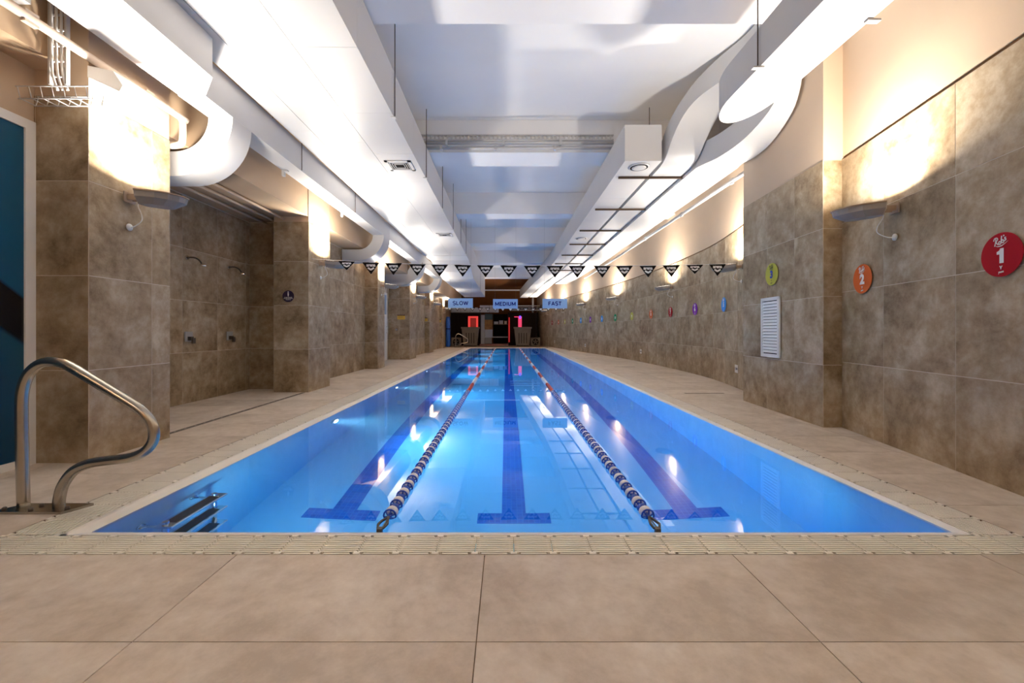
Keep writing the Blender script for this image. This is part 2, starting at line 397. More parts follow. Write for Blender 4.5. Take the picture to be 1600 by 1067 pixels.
# glass door between the pillars
M_GLASS = mat('frosted_blue_glass', (0.45, 0.58, 0.75), 0.15)
dr = struct('door_1', MB().box(-4.50, -4.46, 14.6, 14.68, 0, 2.5).box(-4.50, -4.46, 15.77, 15.85, 0, 2.5).box(-4.50, -4.46, 14.68, 15.77, 2.42, 2.5).box(-4.50, -4.46, 14.68, 15.77, 1.62, 1.70).box(-4.50, -4.46, 14.68, 15.77, 0, 0.12), M_WHITE)
obj('pane', MB().box(-4.49, -4.475, 14.68, 15.77, 1.70, 2.42), M_GLASS, dr)
obj('panel', MB().box(-4.49, -4.47, 14.68, 15.77, 0.12, 1.62), mat('white_door_panel', (0.72, 0.74, 0.76), 0.3), dr)
obj('handle', MB().tube([(-4.46, 15.7, 1.02), (-4.40, 15.7, 1.02), (-4.40, 15.7, 1.25), (-4.46, 15.7, 1.25)], 0.015, 8), M_CHROME, dr)

# ------------------------------------------------------------------ setting: right side
RY = [6.5, 7.69, 9.25, 10.6, 13.0, 15.5, 18.0, 20.5, 23.0, 26.0, 29.0, 31.5, 33.3]
RX = [4.02, 4.32, 4.63, 4.76, 4.80, 4.71, 4.47, 4.16, 3.80, 3.36, 2.93, 2.60, 2.38]
RP = smooth_path([(x, y, 0) for x, y in zip(RX, RY)], 6)
def back(poly, t): return list(poly)+[(x+t, y) for x, y in reversed(poly)]
RPL = [(q.x, q.y) for q in RP]
wr = struct('wall_right', MB().prism(back(RPL, 0.5), -0.1, 3.015), M_GROUT_W)
struct('wall_right_upper', MB().prism(back([(x+0.012, y) for x, y in RPL], 0.5), 3.05, CEIL_Z), M_PAINT)
struct('shadow_gap_far', MB().prism(back([(x+0.03, y) for x, y in RPL], 0.4), 3.01, 3.055), mat('shadow_gap_brown', (0.20, 0.11, 0.05), 0.8))  # brown strip gives the shadow gap above the tiles its shade as colour
acc = 0; marks = [RPL[0]]; STEP = 0.78
for a, b in zip(RPL[:-1], RPL[1:]):
    L_ = math.hypot(b[0]-a[0], b[1]-a[1]); t = STEP-acc
    while t <= L_:
        marks.append((a[0]+(b[0]-a[0])*t/L_, a[1]+(b[1]-a[1])*t/L_)); t += STEP
    acc = (acc+L_) % STEP
for a, b in zip(marks[:-1], marks[1:]): clad(wr, b, a, (), ROWS_R)
# near slanted wall and the pillar with the louvre
nA, nB = (xw_near(ROOM_Y0), ROOM_Y0), (xw_near(4.80), 4.80)
wn = struct('wall_right_near', MB().prism([nA, nB, (nB[0]+1, nB[1]), (nA[0]+2, nA[1])], -0.1, 3.02), M_GROUT_W)
struct('wall_right_near_upper', MB().prism([(nA[0]+0.012, nA[1]), (nB[0]+0.012, nB[1]), (nB[0]+1, nB[1]), (nA[0]+2, nA[1])], 3.06, CEIL_Z), M_PAINT)
struct('shadow_gap_near', MB().prism([(nA[0]+0.03, nA[1]), (nB[0]+0.03, nB[1]), (nB[0]+.9, nB[1]), (nA[0]+1.9, nA[1])], 3.015, 3.065), MATS['shadow_gap_brown'])  # near wall's shadow gap, its shade likewise coloured in brown
Ln = math.hypot(nB[0]-nA[0], nB[1]-nA[1])
clad(wn, nB, nA, [0.72+0.82*k for k in range(0, 10)], [0, 0.74, 1.525, 2.30, 3.02])
PR = [(3.58, 4.77), (5.0, 4.77), (5.0, 6.6), (3.71, 6.6)]
pr = struct('pillar_right', MB().prism(PR, -0.1, CEIL_Z), M_PAINT)
obj('grout_bed', MB().prism([(3.575, 4.766), (5, 4.766), (5, 6.604), (3.706, 6.604)], 0, 3.015), M_GROUT_W, pr)
clad(pr, (3.575, 4.766), (3.80, 4.766), (), ROWS_R)
clad(pr, (3.706, 6.604), (3.575, 4.766), (0.68, 1.31), ROWS_R)
def wall_x(y):
    for (x0, y0), (x1, y1) in zip(RPL[:-1], RPL[1:]):
        if y0 <= y <= y1: return x0+(x1-x0)*(y-y0)/(y1-y0), math.atan2(x1-x0, y1-y0)
    return RPL[-1][0], 0
def wall_hit(px):
    """where the line of sight of picture column px meets the far right wall"""
    y = 7.0
    while y < 33:
        if wall_x(y)[0]*F/y <= px-VX: return y
        y += 0.01
    return 33

# ------------------------------------------------------------------ pool
PX0, PX1, PZ = -2.285, 2.455, -1.42
basin = MB()
basin.box(PX0-0.2, PX0, POOL_Y0-0.2, POOL_Y1+0.2, PZ-0.2, -0.045); basin.box(PX1, PX1+0.2, POOL_Y0-0.2, POOL_Y1+0.2, PZ-0.2, -0.045)
basin.box(PX0, PX1, POOL_Y0-0.2, POOL_Y0, PZ-0.2, -0.045); basin.box(PX0, PX1, POOL_Y1, POOL_Y1+0.2, PZ-0.2, -0.045)
basin.box(PX0, PX1, POOL_Y0, POOL_Y1, PZ-0.2, PZ)
pool = struct('pool_basin', basin, M_POOL)
lip = MB()
lip.extr([(GX1, -0.05), (GX1, 0.0), (GX1+0.03, 0.0), (PX0, -0.0185), (PX0, -0.05)], 'y', GY1, POOL_Y1+0.12)
lip.extr([(GX2, -0.05), (GX2, 0.0), (GX2-0.012, 0.0), (PX1, -0.0185), (PX1, -0.05)], 'y', GY1, POOL_Y1+0.12)
lip.extr([(GY1, -0.05), (GY1, 0.0), (GY1+0.012, 0.0), (POOL_Y0, -0.0185), (POOL_Y0, -0.05)], 'x', GX1, GX2)
lip.extr([(POOL_Y1+0.12, -0.05), (POOL_Y1+0.12, 0.0), (POOL_Y1+0.09, 0.0), (POOL_Y1, -0.0185), (POOL_Y1, -0.05)], 'x', GX1, GX2)
obj('pool_lip', lip, M_LIP, pool)
for xc in (-1.49, 0.07, 1.65):
    obj('lane_line', MB().box(xc-0.11, xc+0.11, 3.9, 25.6, PZ-0.01, PZ+0.003), M_LINE, pool)
    for ya in (3.74, 25.6):
        obj('lane_line_end', MB().box(xc-0.33, xc+0.33, ya, ya+0.16, PZ-0.01, PZ+0.003), M_LINE, pool)
wt = obj('water', MB().box(PX0-0.012, PX1+0.012, POOL_Y0-0.012, POOL_Y1+0.012, -1.55, -0.02), M_WATER)
tag(wt, 'clear still blue water filling the swimming pool', 'water'); wt['kind'] = 'stuff'

# gratings: a chain of slatted cream segments round the pool
def grate_mesh(w, dpt, n):
    """w along the pool edge, dpt across it; slats run along the edge"""
    mb = MB(); p = dpt/n
    for k in range(n):
        e = 0.034 if k in (0, n-1) else 0.003
        mb.extr([(p*k+p*0.18, 0.0), (p*k+p*0.72, 0.0), (p*k+p*0.52, -0.02), (p*k+p*0.38, -0.02)], 'x', e, w-e)
    mb.box(0.014, 0.026, p, dpt-p, -0.03, -0.004); mb.box(w-0.026, w-0.014, p, dpt-p, -0.03, -0.004)
    for y in (p*0.05, dpt-p*0.95): mb.box(-0.016, 0.016, y, y+p*0.9, -0.02, 0.0015)
    return mb
def grating(label, seg, origin, rz, n_each, n_all, step):
    t = thing('overflow_grating', label, 'grating', origin, rz)
    me = seg.mesh('grating_segment', M_GRATE)
    for k in range(n_each): put('grating_segment', me, t, (k*step, 0, 0))
    if n_all > n_each:
        mb = MB()
        for k in range(n_each, n_all): mb.add([(x+k*step, y, z) for x, y, z in seg.v], seg.f)
        o = put('far_segments', mb.mesh('far_segments', M_GRATE), t); o['kind'] = 'stuff'
    return t
gf = grate_mesh(0.1945, GY1-GY0-0.004, 10)
grating('cream slatted overflow grating along the near short edge of the pool', gf, (GX0, GY0+0.002, 0), 0, 28, 28, (GX3-GX0)/28)
gl_ = grate_mesh(0.2, GX1-GX0-0.006, 13)
grating('cream slatted overflow grating along the left long edge of the pool', gl_, (GX1-0.003, GY1+0.004, 0), PI/2, 70, 125, 0.2005)
gr_ = grate_mesh(0.2, GX3-GX2-0.006, 12)
grating('cream slatted overflow grating along the right long edge of the pool', gr_, (GX3-0.003, GY1+0.004, 0), PI/2, 70, 125, 0.2005)

# lane ropes
M_DBLUE = mat('blue_float', (0.025, 0.085, 0.48), 0.25, spec=0.6); M_DWHITE = mat('white_float', (0.82, 0.80, 0.82), 0.3); M_DRED = mat('red_float', (0.58, 0.05, 0.025), 0.3)
def disc_mb(r, t, wavy=False):
    mb = MB(); n = 16; prof = [(r*0.35, -t*0.5), (r*0.82, -t*0.46), (r, -t*0.18), (r, t*0.18), (r*0.82, t*0.46), (r*0.35, t*0.5)]
    mb.lathe(prof, (0, 0, 0), n, 'y', True)
    return mb
def spoked_mb(r, t):
    """open float: rim ring, hub and six spokes"""
    mb = MB(); n = 14
    ring = [(math.cos(2*PI*k/n)*r*0.90, 0, math.sin(2*PI*k/n)*r*0.90) for k in range(n)]
    mb.tube(ring, r*0.13, 5, closed=True)
    mb.lathe([(r*0.28, -t*0.5), (r*0.34, 0), (r*0.28, t*0.5)], (0, 0, 0), 8, 'y')
    for k in range(6):
        a = 2*PI*k/6+0.3; ca, sa = math.cos(a), math.sin(a)
        mb.tube([(ca*r*0.2, -t*0.25, sa*r*0.2), (ca*r*0.9, t*0.1, sa*r*0.9)], r*0.13, 4, False)
    return mb
R_D = 0.036
SW, SB, SB2, SR = (disc_mb(R_D*1.05, 0.046), spoked_mb(R_D*1.12, 0.046), disc_mb(R_D*0.92, 0.036), disc_mb(R_D, 0.046))
MEW, MEB, MEB2, MER = SW.mesh('float_white', M_DWHITE), SB.mesh('float_blue', M_DBLUE), SB2.mesh('float_blue_solid', M_DBLUE), SR.mesh('float_red', M_DRED)
for xr, lab in ((-0.695, 'lane rope of blue, white and red floats left of the middle lane'), (0.845, 'lane rope of blue, white and red floats right of the middle lane')):
    t = thing('lane_rope', lab, 'lane rope', (xr, 2.3, -0.012))
    obj('cable', MB().tube([(xr, 2.36, -0.012), (xr, 27.28, -0.012)], 0.004, 6), M_STEEL, t)
    far_r, far_w = MB(), MB(); y = 2.52; k = 0
    while y < 27.2:
        if y < 7.65: me = (MEB, MEW, MEB2)[k % 3]; src = None
        else:
            red = int((y-7.65)/1.08) % 2 == 0; me = MER if red else MEW; src = (SR, far_r) if red else (SW, far_w)
        if y < 13.0: put('float', me, t, (0, y-2.3, 0))
        else: src[1].add([(a, b+y-2.3, c) for a, b, c in src[0].v], src[0].f, True)
        y += 0.0495; k += 1
    for nm, mb, m in (('far_red_floats', far_r, M_DRED), ('far_white_floats', far_w, M_DWHITE)):
        o = put(nm, mb.mesh(nm, m), t); o['kind'] = 'stuff'
    # steel tensioner hooked to the near wall
    s = -1 if xr < 0 else 1
    tb = MB(); tb.tube([(xr, 2.50, -0.010), (xr-0.02, 2.43, -0.002), (xr-0.028, 2.385, -0.002), (xr-0.022, 2.355, -0.008), (xr+0.010, 2.355, -0.008), (xr+0.022, 2.39, -0.002), (xr+0.008, 2.45, -0.002), (xr, 2.50, -0.010)], 0.008, 7)
    tb.box(xr-0.02, xr+0.008, 2.327, 2.352, -0.06, -0.002)
    obj('tensioner', tb, M_DARKSTEEL, t)

# underwater lights on the left pool wall
def pool_light(x, y, share=1.0):
    t = thing('pool_light', '', 'pool light', (x, y, -0.42), 0, 'round underwater lights on the left pool wall')
    obj('bezel', MB().lathe([(0.11, 0.0), (0.11, 0.02), (0.085, 0.03)], (x, y, -0.42), 20, 'x'), M_WHITE, t)
    obj('lens', MB().lathe([(0.083, 0.02), (0.07, 0.034), (0.03, 0.04)], (x, y, -0.42), 20, 'x'), mat('pool_lens', (0.9, 0.95, 1.0), 0.2, emit=(0.75, 0.9, 1.0), estr=8.0), t)
    ld = bpy.data.lights.new('pool_lamp', 'AREA')
    ld.shape = 'DISK'; ld.size = 0.2; ld.energy = POOL_W*share; ld.color = POOL_COL; ld.spread = math.radians(115)
    l = bpy.data.objects.new('lamp', ld); COL.objects.link(l); l.parent = t; l.location = (0.06, 0, 0.0); l.rotation_euler = (0, math.radians(-87), 0)
    return t
PLY = [5.6, 8.7, 12.0, 15.2, 18.4, 21.6, 24.8]
ORD = ['first', 'second', 'third', 'fourth', 'fifth', 'sixth', 'seventh', 'eighth', 'ninth', 'tenth', 'eleventh', 'twelfth', 'thirteenth', 'fourteenth', 'fifteenth', 'sixteenth']
for i, y in enumerate(PLY):
    t = pool_light(PX0, y); t['label'] = f'round white underwater light on left pool wall, {ORD[i]} from the near end'

for x, w, sh in ((-1.47, 'left', 0.22), (0.07, 'middle', 0.08), (1.63, 'right', 0.12)):  # added lamps, hidden from view, that brighten the near end of the pool
    t = pool_light(x, POOL_Y0, sh); t.rotation_euler = (0, 0, PI/2); t['label'] = f'added unseen underwater fill light on the near pool end wall, {w} lane'; t['group'] = 'added unseen fill lights on the near pool end'
# ------------------------------------------------------------------ handrails and pool ladder
def handrail(name, label, dy=0.0, dx=0.0):
    y = 2.6; P = [(37, 795), (35, 720), (33.5, 650), (35, 612), (45, 584), (64, 568), (86, 565), (108, 572), (150, 597), (196, 625), (222, 643), (238, 664), (240, 686), (228, 704), (205, 714.5), (172, 719), (140, 724), (115, 736), (99, 757), (93, 778), (92, 795)]
    pts = [at(a, b, y) for a, b in P]; pts[0].z = pts[-1].z = 0.004
    t = thing(name, label, 'handrail', (at(37, 795, y).x, y, 0))
    obj('rail', MB().tube([tuple(q) for q in smooth_path(pts, 5)], 0.030, 14), M_STEEL, t)
    x0, x1 = at(8, 795, y).x, at(124, 795, y).x
    obj('base_plate', MB().prism([(x0, y-0.09), (x1-0.02, y-0.09), (x1+0.05, y+0.04), (x0+0.10, y+0.04)], 0.0, 0.014), M_STEEL, t)
    for k, (bx, by) in enumerate(((-3.03, -0.05), (-2.86, 0.0), (-2.86, -0.06), (-2.66, -0.04))):
        obj('bolt', MB().lathe([(0.012, 0), (0.012, 0.01), (0.007, 0.014)], (bx, y+by, 0.014), 6, 'z'), M_DARKSTEEL, t)
    return t
handrail('pool_handrail', 'curved brushed steel handrail on a base plate at near left pool corner')
h2 = handrail('pool_handrail', 'small distant steel handrail at the far left pool corner'); h2.location.y = 27.9; h2.location.x = -3.33
# ladder
t = thing('pool_ladder', 'chrome pool ladder with three black treads under water', 'ladder', (-2.13, 2.85, -1.0))
for yy in (2.64, 3.08):
    obj('upright', MB().tube([(-2.13, yy, -0.25), (-2.13, yy, -1.05)], 0.02, 10), M_CHROME, t)
    obj('wall_bracket', MB().tube([(-2.28, yy, -0.34), (-2.13, yy, -0.34)], 0.014, 8).lathe([(0.035, 0), (0.03, 0.01)], (-2.284, yy, -0.34), 12, 'x'), M_CHROME, t)
for z in (-0.29, -0.54, -0.79):
    tr = obj('tread', MB().extr([(-2.17, z), (-2.165, z-0.03), (-2.06, z-0.03), (-2.055, z), (-2.065, z+0.004), (-2.16, z+0.004)], 'y', 2.60, 3.12), M_CHROME, t)
    obj('tread_pad', MB().box(-2.15, -2.075, 2.66, 3.06, z+0.003, z+0.008), M_RUBBER, tr)

# ------------------------------------------------------------------ ducts, left
ZB, ZT = 3.81, 4.39
t = thing('ventilation_duct', 'wide white ceiling duct made of three joined runs, left of the pool centre', 'duct', (-2.2, 6, ZB))
for (x0, x1), off in zip(((-2.96, -2.655), (-2.65, -2.035), (-2.03, -1.43)), (0.2, 0.55, 0.95)):
    ys = [ROOM_Y0+0.05]+[ROOM_Y0+off+1.22*k for k in range(1, 15)]+[15.2]
    ys = [q for q in ys if q <= 15.2]
    for a, b in zip(ys[:-1], ys[1:]):
        obj('duct_section', MB().box(x0, x1, a+0.0015, b-0.0015, ZB, ZT), M_DUCT, t)
for yy in (1.2, 3.3, 5.38, 7.5, 9.4, 11.3, 13.2, 14.9):
    for xx in (-1.418, -2.972):
        obj('hanger_rod', MB().tube([(xx, yy, ZB-0.01), (xx, yy, CEIL_Z)], 0.006, 6), M_RUST, t)
    obj('hanger_foot', MB().box(-1.47, -1.405, yy-0.025, yy+0.025, ZB-0.012, ZB), M_DUCT, t)
def square_grille(x, y, z, s, parent):
    g = obj('air_grille', MB().box(x-s, x+s, y-s, y-s+0.05, z-0.012, z).box(x-s, x+s, y+s-0.05, y+s, z-0.012, z).box(x-s, x-s+0.05, y-s, y+s, z-0.012, z).box(x+s-0.05, x+s, y-s, y+s, z-0.012, z), M_DUCT, parent)
    obj('grille_core', MB().box(x-s+0.04, x+s-0.04, y-s+0.04, y+s-0.04, z-0.003, z-0.001), M_BLACK, g)
    for k in (1, 2, 3):
        q = s-0.03-0.033*k; w = 0.010
        mb = MB()
        for a, b, c, d in ((-q, q, -q, -q+w), (-q, q, q-w, q), (-q, -q+w, -q, q), (q-w, q, -q, q)): mb.box(x+a, x+b, y+c, y+d, z-0.014, z-0.004)
        obj('grille_vane', mb, M_DUCT, g)
    return g
square_grille(-1.745, 6.95, ZB, 0.21, t); square_grille(-1.745, 11.95, ZB, 0.21, t)

t = thing('ventilation_duct', 'lower far white duct behind the wide three run duct', 'duct', (-1.9, 20, 3.16))
for a, b in zip([-2.55, -2.13, -1.71], [-2.135, -1.715, -1.30]):
    for y0, y1 in ((16.85, 18.9), (18.9, 20.6), (21.4, 23.6), (23.6, 25.8)) if True else ():
        obj('duct_section', MB().box(a, b, y0+0.002, y1-0.004, 3.16, 4.30), M_DUCT, t)
obj('duct_sleeve', MB().box(-2.53, -1.32, 20.6, 21.4, 3.17, 4.30), M_DUCT, t)
obj('duct_transition', MB().loft([(15.22, -2.96, -1.43, 3.80, 4.38), (15.6, -2.8, -1.38, 3.7, 4.35), (16.2, -2.6, -1.32, 3.35, 4.32), (16.85, -2.55, -1.30, 3.16, 4.30)]), M_DUCT, t)

# narrow duct over the left wall with elbows dropping into the alcoves
t = thing('ventilation_duct', 'narrow white duct along the left wall with curved elbows into the alcoves', 'duct', (-3.1, 8, 3.45))
z0, z1 = 3.445, 3.84
obj('duct_run', MB().box(-3.27, -2.73, ROOM_Y0+0.05, 3.925, z0, z1), M_DUCT, t)
obj('duct_reducer', MB().prism([(-3.27, 3.928), (-2.73, 3.928), (-3.0, 4.22), (-3.27, 4.22)], z0, z1), M_DUCT, t)
obj('duct_run', MB().box(-3.285, -3.015, 4.223, 10.9, z0, z1), M_DUCT, t)
obj('duct_run', MB().box(-3.285, -3.015, 10.904, 19.6, z0, z1), M_DUCT, t)
def elbow(xr, zb, R, th, xe, y0, y1):
    cx, cz = xr-R, zb+R
    P = [(xr, z0+0.02)] if cz < z0 else []
    P += [(cx+R*math.cos(a), cz+R*math.sin(a)) for a in [-PI/2*k/14 for k in range(15)]]+[(xe, zb)]
    obj('duct_elbow', MB().ribbon(P, th, -1, y0, y1, 'xz'), M_DUCT, t)
elbow(-3.017, 2.80, 0.64, 0.27, -4.78, 4.66, 5.0)
elbow(-3.0, 2.82, 0.62, 0.27, -4.03, 10.36, 10.88)
elbow(-2.98, 2.73, 0.80, 0.42, -4.45, 15.1, 15.6)
elbow(-2.98, 2.84, 0.64, 0.28, -4.0, 19.0, 19.6)
for yy in (2.2, 6.2, 8.4):
    obj('hanger_rod', MB().tube([(-2.71 if yy < 3.9 else -3.0, yy, z0), (-2.71 if yy < 3.9 else -3.0, yy, CEIL_Z)], 0.006, 6), M_RUST, t)
    obj('hanger_foot', MB().box(-3.285, -3.25, yy-0.025, yy+0.025, z0-0.085, z0-0.001).box(-3.249, -3.20, yy-0.02, yy+0.02, z0-0.02, z0-0.001), M_DUCT, t)

# ------------------------------------------------------------------ ducts, right
def bend(y): return 0 if y < 15 else -0.0042*(y-15)**2 if y < 26 else -0.508-0.0924*(y-26)*1.0
def run(y0, y1, xl, xr, zb, zt, parent, name='duct_section', step=1.9, drop=True):
    ys = [y0]; 
    while ys[-1]+step < y1-0.3: ys.append(ys[-1]+step)
    ys.append(y1)
    for a, b in zip(ys[:-1], ys[1:]):
        st = []
        for q in (a+0.002, (a+b)/2, b-0.002):
            s = bend(q); dz = -max(0, q-24)*0.05 if drop else 0
            st.append((q, xl+s, xr+s, zb+dz, zt+dz))
        obj(name, MB().loft(st), M_DUCT, parent)
t = thing('ventilation_duct', 'long square white duct right of the pool centre with round ceiling diffusers', 'duct', (2.2, 7, ZB))
run(6.76, 30.5, 1.90, 2.49, ZB, ZT, t)
for yy in (7.0, 12.4):
    g = obj('round_diffuser', MB().lathe([(0.17, 0), (0.17, -0.012), (0.145, -0.016)], (2.20, yy, ZB), 28, 'z'), M_DUCT, t)
    obj('diffuser_gap', MB().lathe([(0.142, 0), (0.142, -0.019)], (2.20, yy, ZB), 28, 'z'), M_BLACK, g)
    obj('diffuser_disc', MB().lathe([(0.118, 0), (0.118, -0.022), (0.09, -0.03)], (2.20, yy, ZB), 28, 'z'), M_DUCT, g)
TR = [7.45, 9.4, 11.4, 13.2, 15.1, 17.0, 18.9]
for yy in TR:
    s = bend(yy)
    obj('trapeze_bar', MB().box(1.98+s, 3.15+s, yy-0.02, yy+0.02, ZB-0.035, ZB-0.002), M_RUST, t)
    for xx in (2.525,):
        obj('hanger_rod', MB().tube([(xx+s, yy, ZB-0.03), (xx+s, yy, CEIL_Z)], 0.006, 6), M_RUST, t)
t = thing('ventilation_duct', 'white duct beside the long square duct, curving up towards the ceiling', 'duct', (2.9, 7, ZB))
run(7.34, 30.3, 2.56, 3.08, ZB, ZT, t)
def bent(stations, th, name, parent):
    """duct through stations (y, underside height above the lens, left x, right x), thickness th"""
    q = smooth_path([(a, b+H, c) for a, b, c, d in stations], 3); r = smooth_path([(a, b+H, d) for a, b, c, d in stations], 3)
    v = []; n = len(q); mb = MB()
    for i in range(n):
        dy, dz = q[min(i+1, n-1)].x-q[max(i-1, 0)].x, q[min(i+1, n-1)].y-q[max(i-1, 0)].y
        l_ = math.hypot(dy, dz); ny, nz = dz/l_, -dy/l_
        uy, uz = q[i].x+ny*th, min(q[i].y+nz*th, CEIL_Z-0.01)
        v += [(q[i].z, q[i].x, q[i].y), (r[i].z, q[i].x, q[i].y), (r[i].z, uy, uz), (q[i].z, uy, uz)]
    for e0, e1 in ((0, 1), (1, 2), (2, 3), (3, 0)): mb.add(v, [(4*i+e0, 4*i+e1, 4*i+4+e1, 4*i+4+e0) for i in range(n-1)], True)
    m4 = 4*n-4; mb.add(v, [(0, 1, 2, 3), (m4, m4+1, m4+2, m4+3)])
    return obj(name, mb, M_DUCT, parent)
bent([(7.335, 2.72, 2.56, 3.08), (7.0, 2.73, 2.56, 3.08), (6.76, 2.79, 2.56, 3.08), (6.58, 2.93, 2.565, 3.09), (6.42, 3.10, 2.60, 3.13), (6.28, 3.27, 2.68, 3.20), (6.15, 3.40, 2.80, 3.28), (6.0, 3.48, 2.95, 3.38), (5.8, 3.52, 3.08, 3.48), (5.5, 3.53, 3.17, 3.52), (4.62, 3.53, 3.19, 3.54)], 0.38, 'duct_bend', t)
t = thing('ventilation_duct', 'lower right white duct next to the wall, its near end bending upward', 'duct', (3.1, 7, 3.45))
run(6.9, 24.0, 3.10, 3.78, H+2.66, H+3.10, t, step=2.2, drop=False)
bent([(6.898, 2.66, 3.10, 3.78), (6.62, 2.62, 3.11, 3.70), (6.26, 2.565, 3.13, 3.665), (5.9, 2.565, 3.18, 3.64), (5.58, 2.63, 3.24, 3.615), (5.29, 2.75, 3.29, 3.585), (5.15, 2.90, 3.31, 3.57), (5.06, 3.15, 3.31, 3.56), (5.02, 3.55, 3.31, 3.555)], 0.34, 'duct_bend', t)
obj('closing_plate', MB().box(3.12, 3.33, 6.60, 6.62, H+2.82, H+3.75), M_DUCT, t); obj('closing_plate', MB().box(3.336, 3.60, 6.60, 6.62, H+2.64, H+3.75), M_DUCT, t)
t = thing('ventilation_duct', 'big flat white duct at the upper right with a rounded end', 'duct', (2.5, 2, 3.445))
pl = [(2.26, ROOM_Y0+0.05), (2.76, ROOM_Y0+0.05)]+[(2.76-0.0, 4.15)]
pl += [(2.51+0.25*math.cos(a)*1.0, 4.25+0.54*math.sin(a)) for a in [PI*k/18 for k in range(0, 19)]]
obj('duct_run', MB().prism(pl, 3.445, 3.80), M_DUCT, t)
for yy, xx in ((1.2, 2.245), (3.92-0.15, 2.245), (1.2, 2.775), (3.2, 2.775)):
    obj('hanger_rod', MB().tube([(xx, yy, 3.43), (xx, yy, CEIL_Z)], 0.006, 6), M_RUST, t)
    obj('hanger_foot', MB().box(xx-0.05, xx+0.05, yy-0.02, yy+0.02, 3.43, 3.445), M_DUCT, t)

# ------------------------------------------------------------------ pipes, conduit, trays
def pipe(label, pts, r, cat='pipe', clamps=(), m=None, name='pipe'):
    t = thing(name, label, cat, pts[0])
    obj('pipe_run', MB().tube(smooth_path(pts, 5) if len(pts) > 2 else pts, r, 10), m or M_DUCT, t)
    for c in clamps:
        obj('clamp', MB().box(c[0]-0.02, c[0]+0.02, c[1]-r-0.012, c[1]+r+0.012, c[2]-r-0.012, c[2]+r+0.012), m or M_DUCT, t)
    return t
pipe('upper white conduit pipe across the beam over the pool', [(-1.6, 7.80, 4.56), (1.98, 7.80, 4.56)], 0.03, clamps=[(x, 7.80, 4.56) for x in (-1.1, -0.05, 1.0)])
pipe('lower white conduit pipe across the beam over the pool', [(-1.6, 7.80, 4.43+0.035), (1.98, 7.80, 4.465)], 0.026, clamps=[(x, 7.80, 4.465) for x in (-1.2, -0.2, 0.9)])
t = thing('cable_tray', 'perforated white cable tray on the beam face above the conduit pipes', 'cable tray', (-1.6, 7.8, 4.66))
obj('tray_rail', MB().box(-1.6, 2.0, 7.86, 7.898, 4.64, 4.66).box(-1.6, 2.0, 7.86, 7.898, 4.73, 4.75), M_DUCT, t)
for k in range(46): obj('tray_rung', MB().box(-1.58+0.078*k, -1.55+0.078*k, 7.875, 7.895, 4.655, 4.735), M_DUCT, t)
pipe('beige pipe along the left wall bending down at the alcove', [(-3.385, ROOM_Y0+0.1, 3.31), (-3.385, 2.0, 3.31), (-3.385, 4.25, 3.31), (-3.385, 4.40, 3.29), (-3.385, 4.42, 3.22), (-3.385, 4.42, 3.12), (-3.40, 4.42, 3.05), (-3.47, 4.42, 3.03), (-3.56, 4.42, 3.03), (-4.2, 4.42, 3.03)], 0.033, clamps=[(-3.385, 1.5, 3.31), (-3.385, 3.0, 3.31), (-3.385, 4.0, 3.31)], m=mat('beige_pipe', (0.62, 0.50, 0.40), 0.5))
pipe('white pipe along the right wall under the ducts', [(3.95, 6.62, 3.71), (3.95, 12, 3.71), (3.95, 17, 3.71), (3.9, 21.0, 3.71)], 0.035, clamps=[(3.95, y, 3.71) for y in (7.4, 9.5, 12, 15)])
for k, (xx, lab) in enumerate(((-4.45, 'inner'), (-4.2, 'middle'), (-3.95, 'outer'))):
    pipe(f'brown {lab} pipe of three under the shower alcove ceiling', [(xx, 5.1, 3.08), (xx, 7.85, 3.08)], 0.022, m=M_PAINT)
t = thing('wire_basket_tray', 'white wire basket tray beside the window top, by the cables', 'cable tray', (-3.7, 3.3, 2.97))
mb = MB()
for zz, yy in ((2.985, 3.27), (2.985, 3.42), (2.90, 3.29), (2.90, 3.40)): mb.tube([(-3.80, yy, zz), (-3.24, yy, zz)], 0.005, 5)
obj('long_wire', mb, M_DUCT, t)
for k in range(7):
    x = -3.785+0.088*k
    obj('cross_wire', MB().tube([(x, 3.27, 2.985), (x, 3.29, 2.90), (x, 3.40, 2.90), (x, 3.42, 2.985)], 0.004, 5), M_DUCT, t)
t = thing('vertical_cable_ladder', 'upright perforated cable ladder with white cables at upper left', 'cable ladder', (-3.55, 3.3, 3.2))
for xx in (-3.575, -3.445): obj('side_rail', MB().box(xx-0.008, xx+0.008, 3.30, 3.33, 3.02, 3.75), M_DUCT, t)
for k in range(3):
    xx = -3.555+0.04*k
    obj('cable', MB().tube(smooth_path([(xx, 3.30, 3.75), (xx, 3.30, 3.3), (xx+0.01, 3.30, 3.1), (xx+0.03, 3.32, 2.98)], 5), 0.009, 6), M_WHITE, t)
for k in range(6): obj('rung', MB().box(-3.567, -3.453, 3.31, 3.32, 3.08+0.12*k, 3.095+0.12*k), M_DUCT, t)
jb = thing('junction_box', 'pale rectangular junction box above the cable ladder', 'electrical box', (-3.56, 3.05, 3.55))
obj('housing', MB().box(-3.60, -3.51, 2.95, 3.12, 3.50, 3.68), M_DUCT, jb); obj('knockout', MB().lathe([(0.02, 0), (0.016, 0.006)], (-3.51, 3.03, 3.6), 10, 'x'), M_DARKSTEEL, jb)
fl_ = thing('floodlight', 'square white floodlight head fixed above the left tiled pillar', 'floodlight', (-3.34, 3.62, 3.24))
hd = obj('housing', MB().extr([(-3.43, 3.17), (-3.17, 3.05), (-3.14, 3.10), (-3.22, 3.22), (-3.43, 3.265)], 'y', 3.46, 3.76), M_WHITE, fl_)
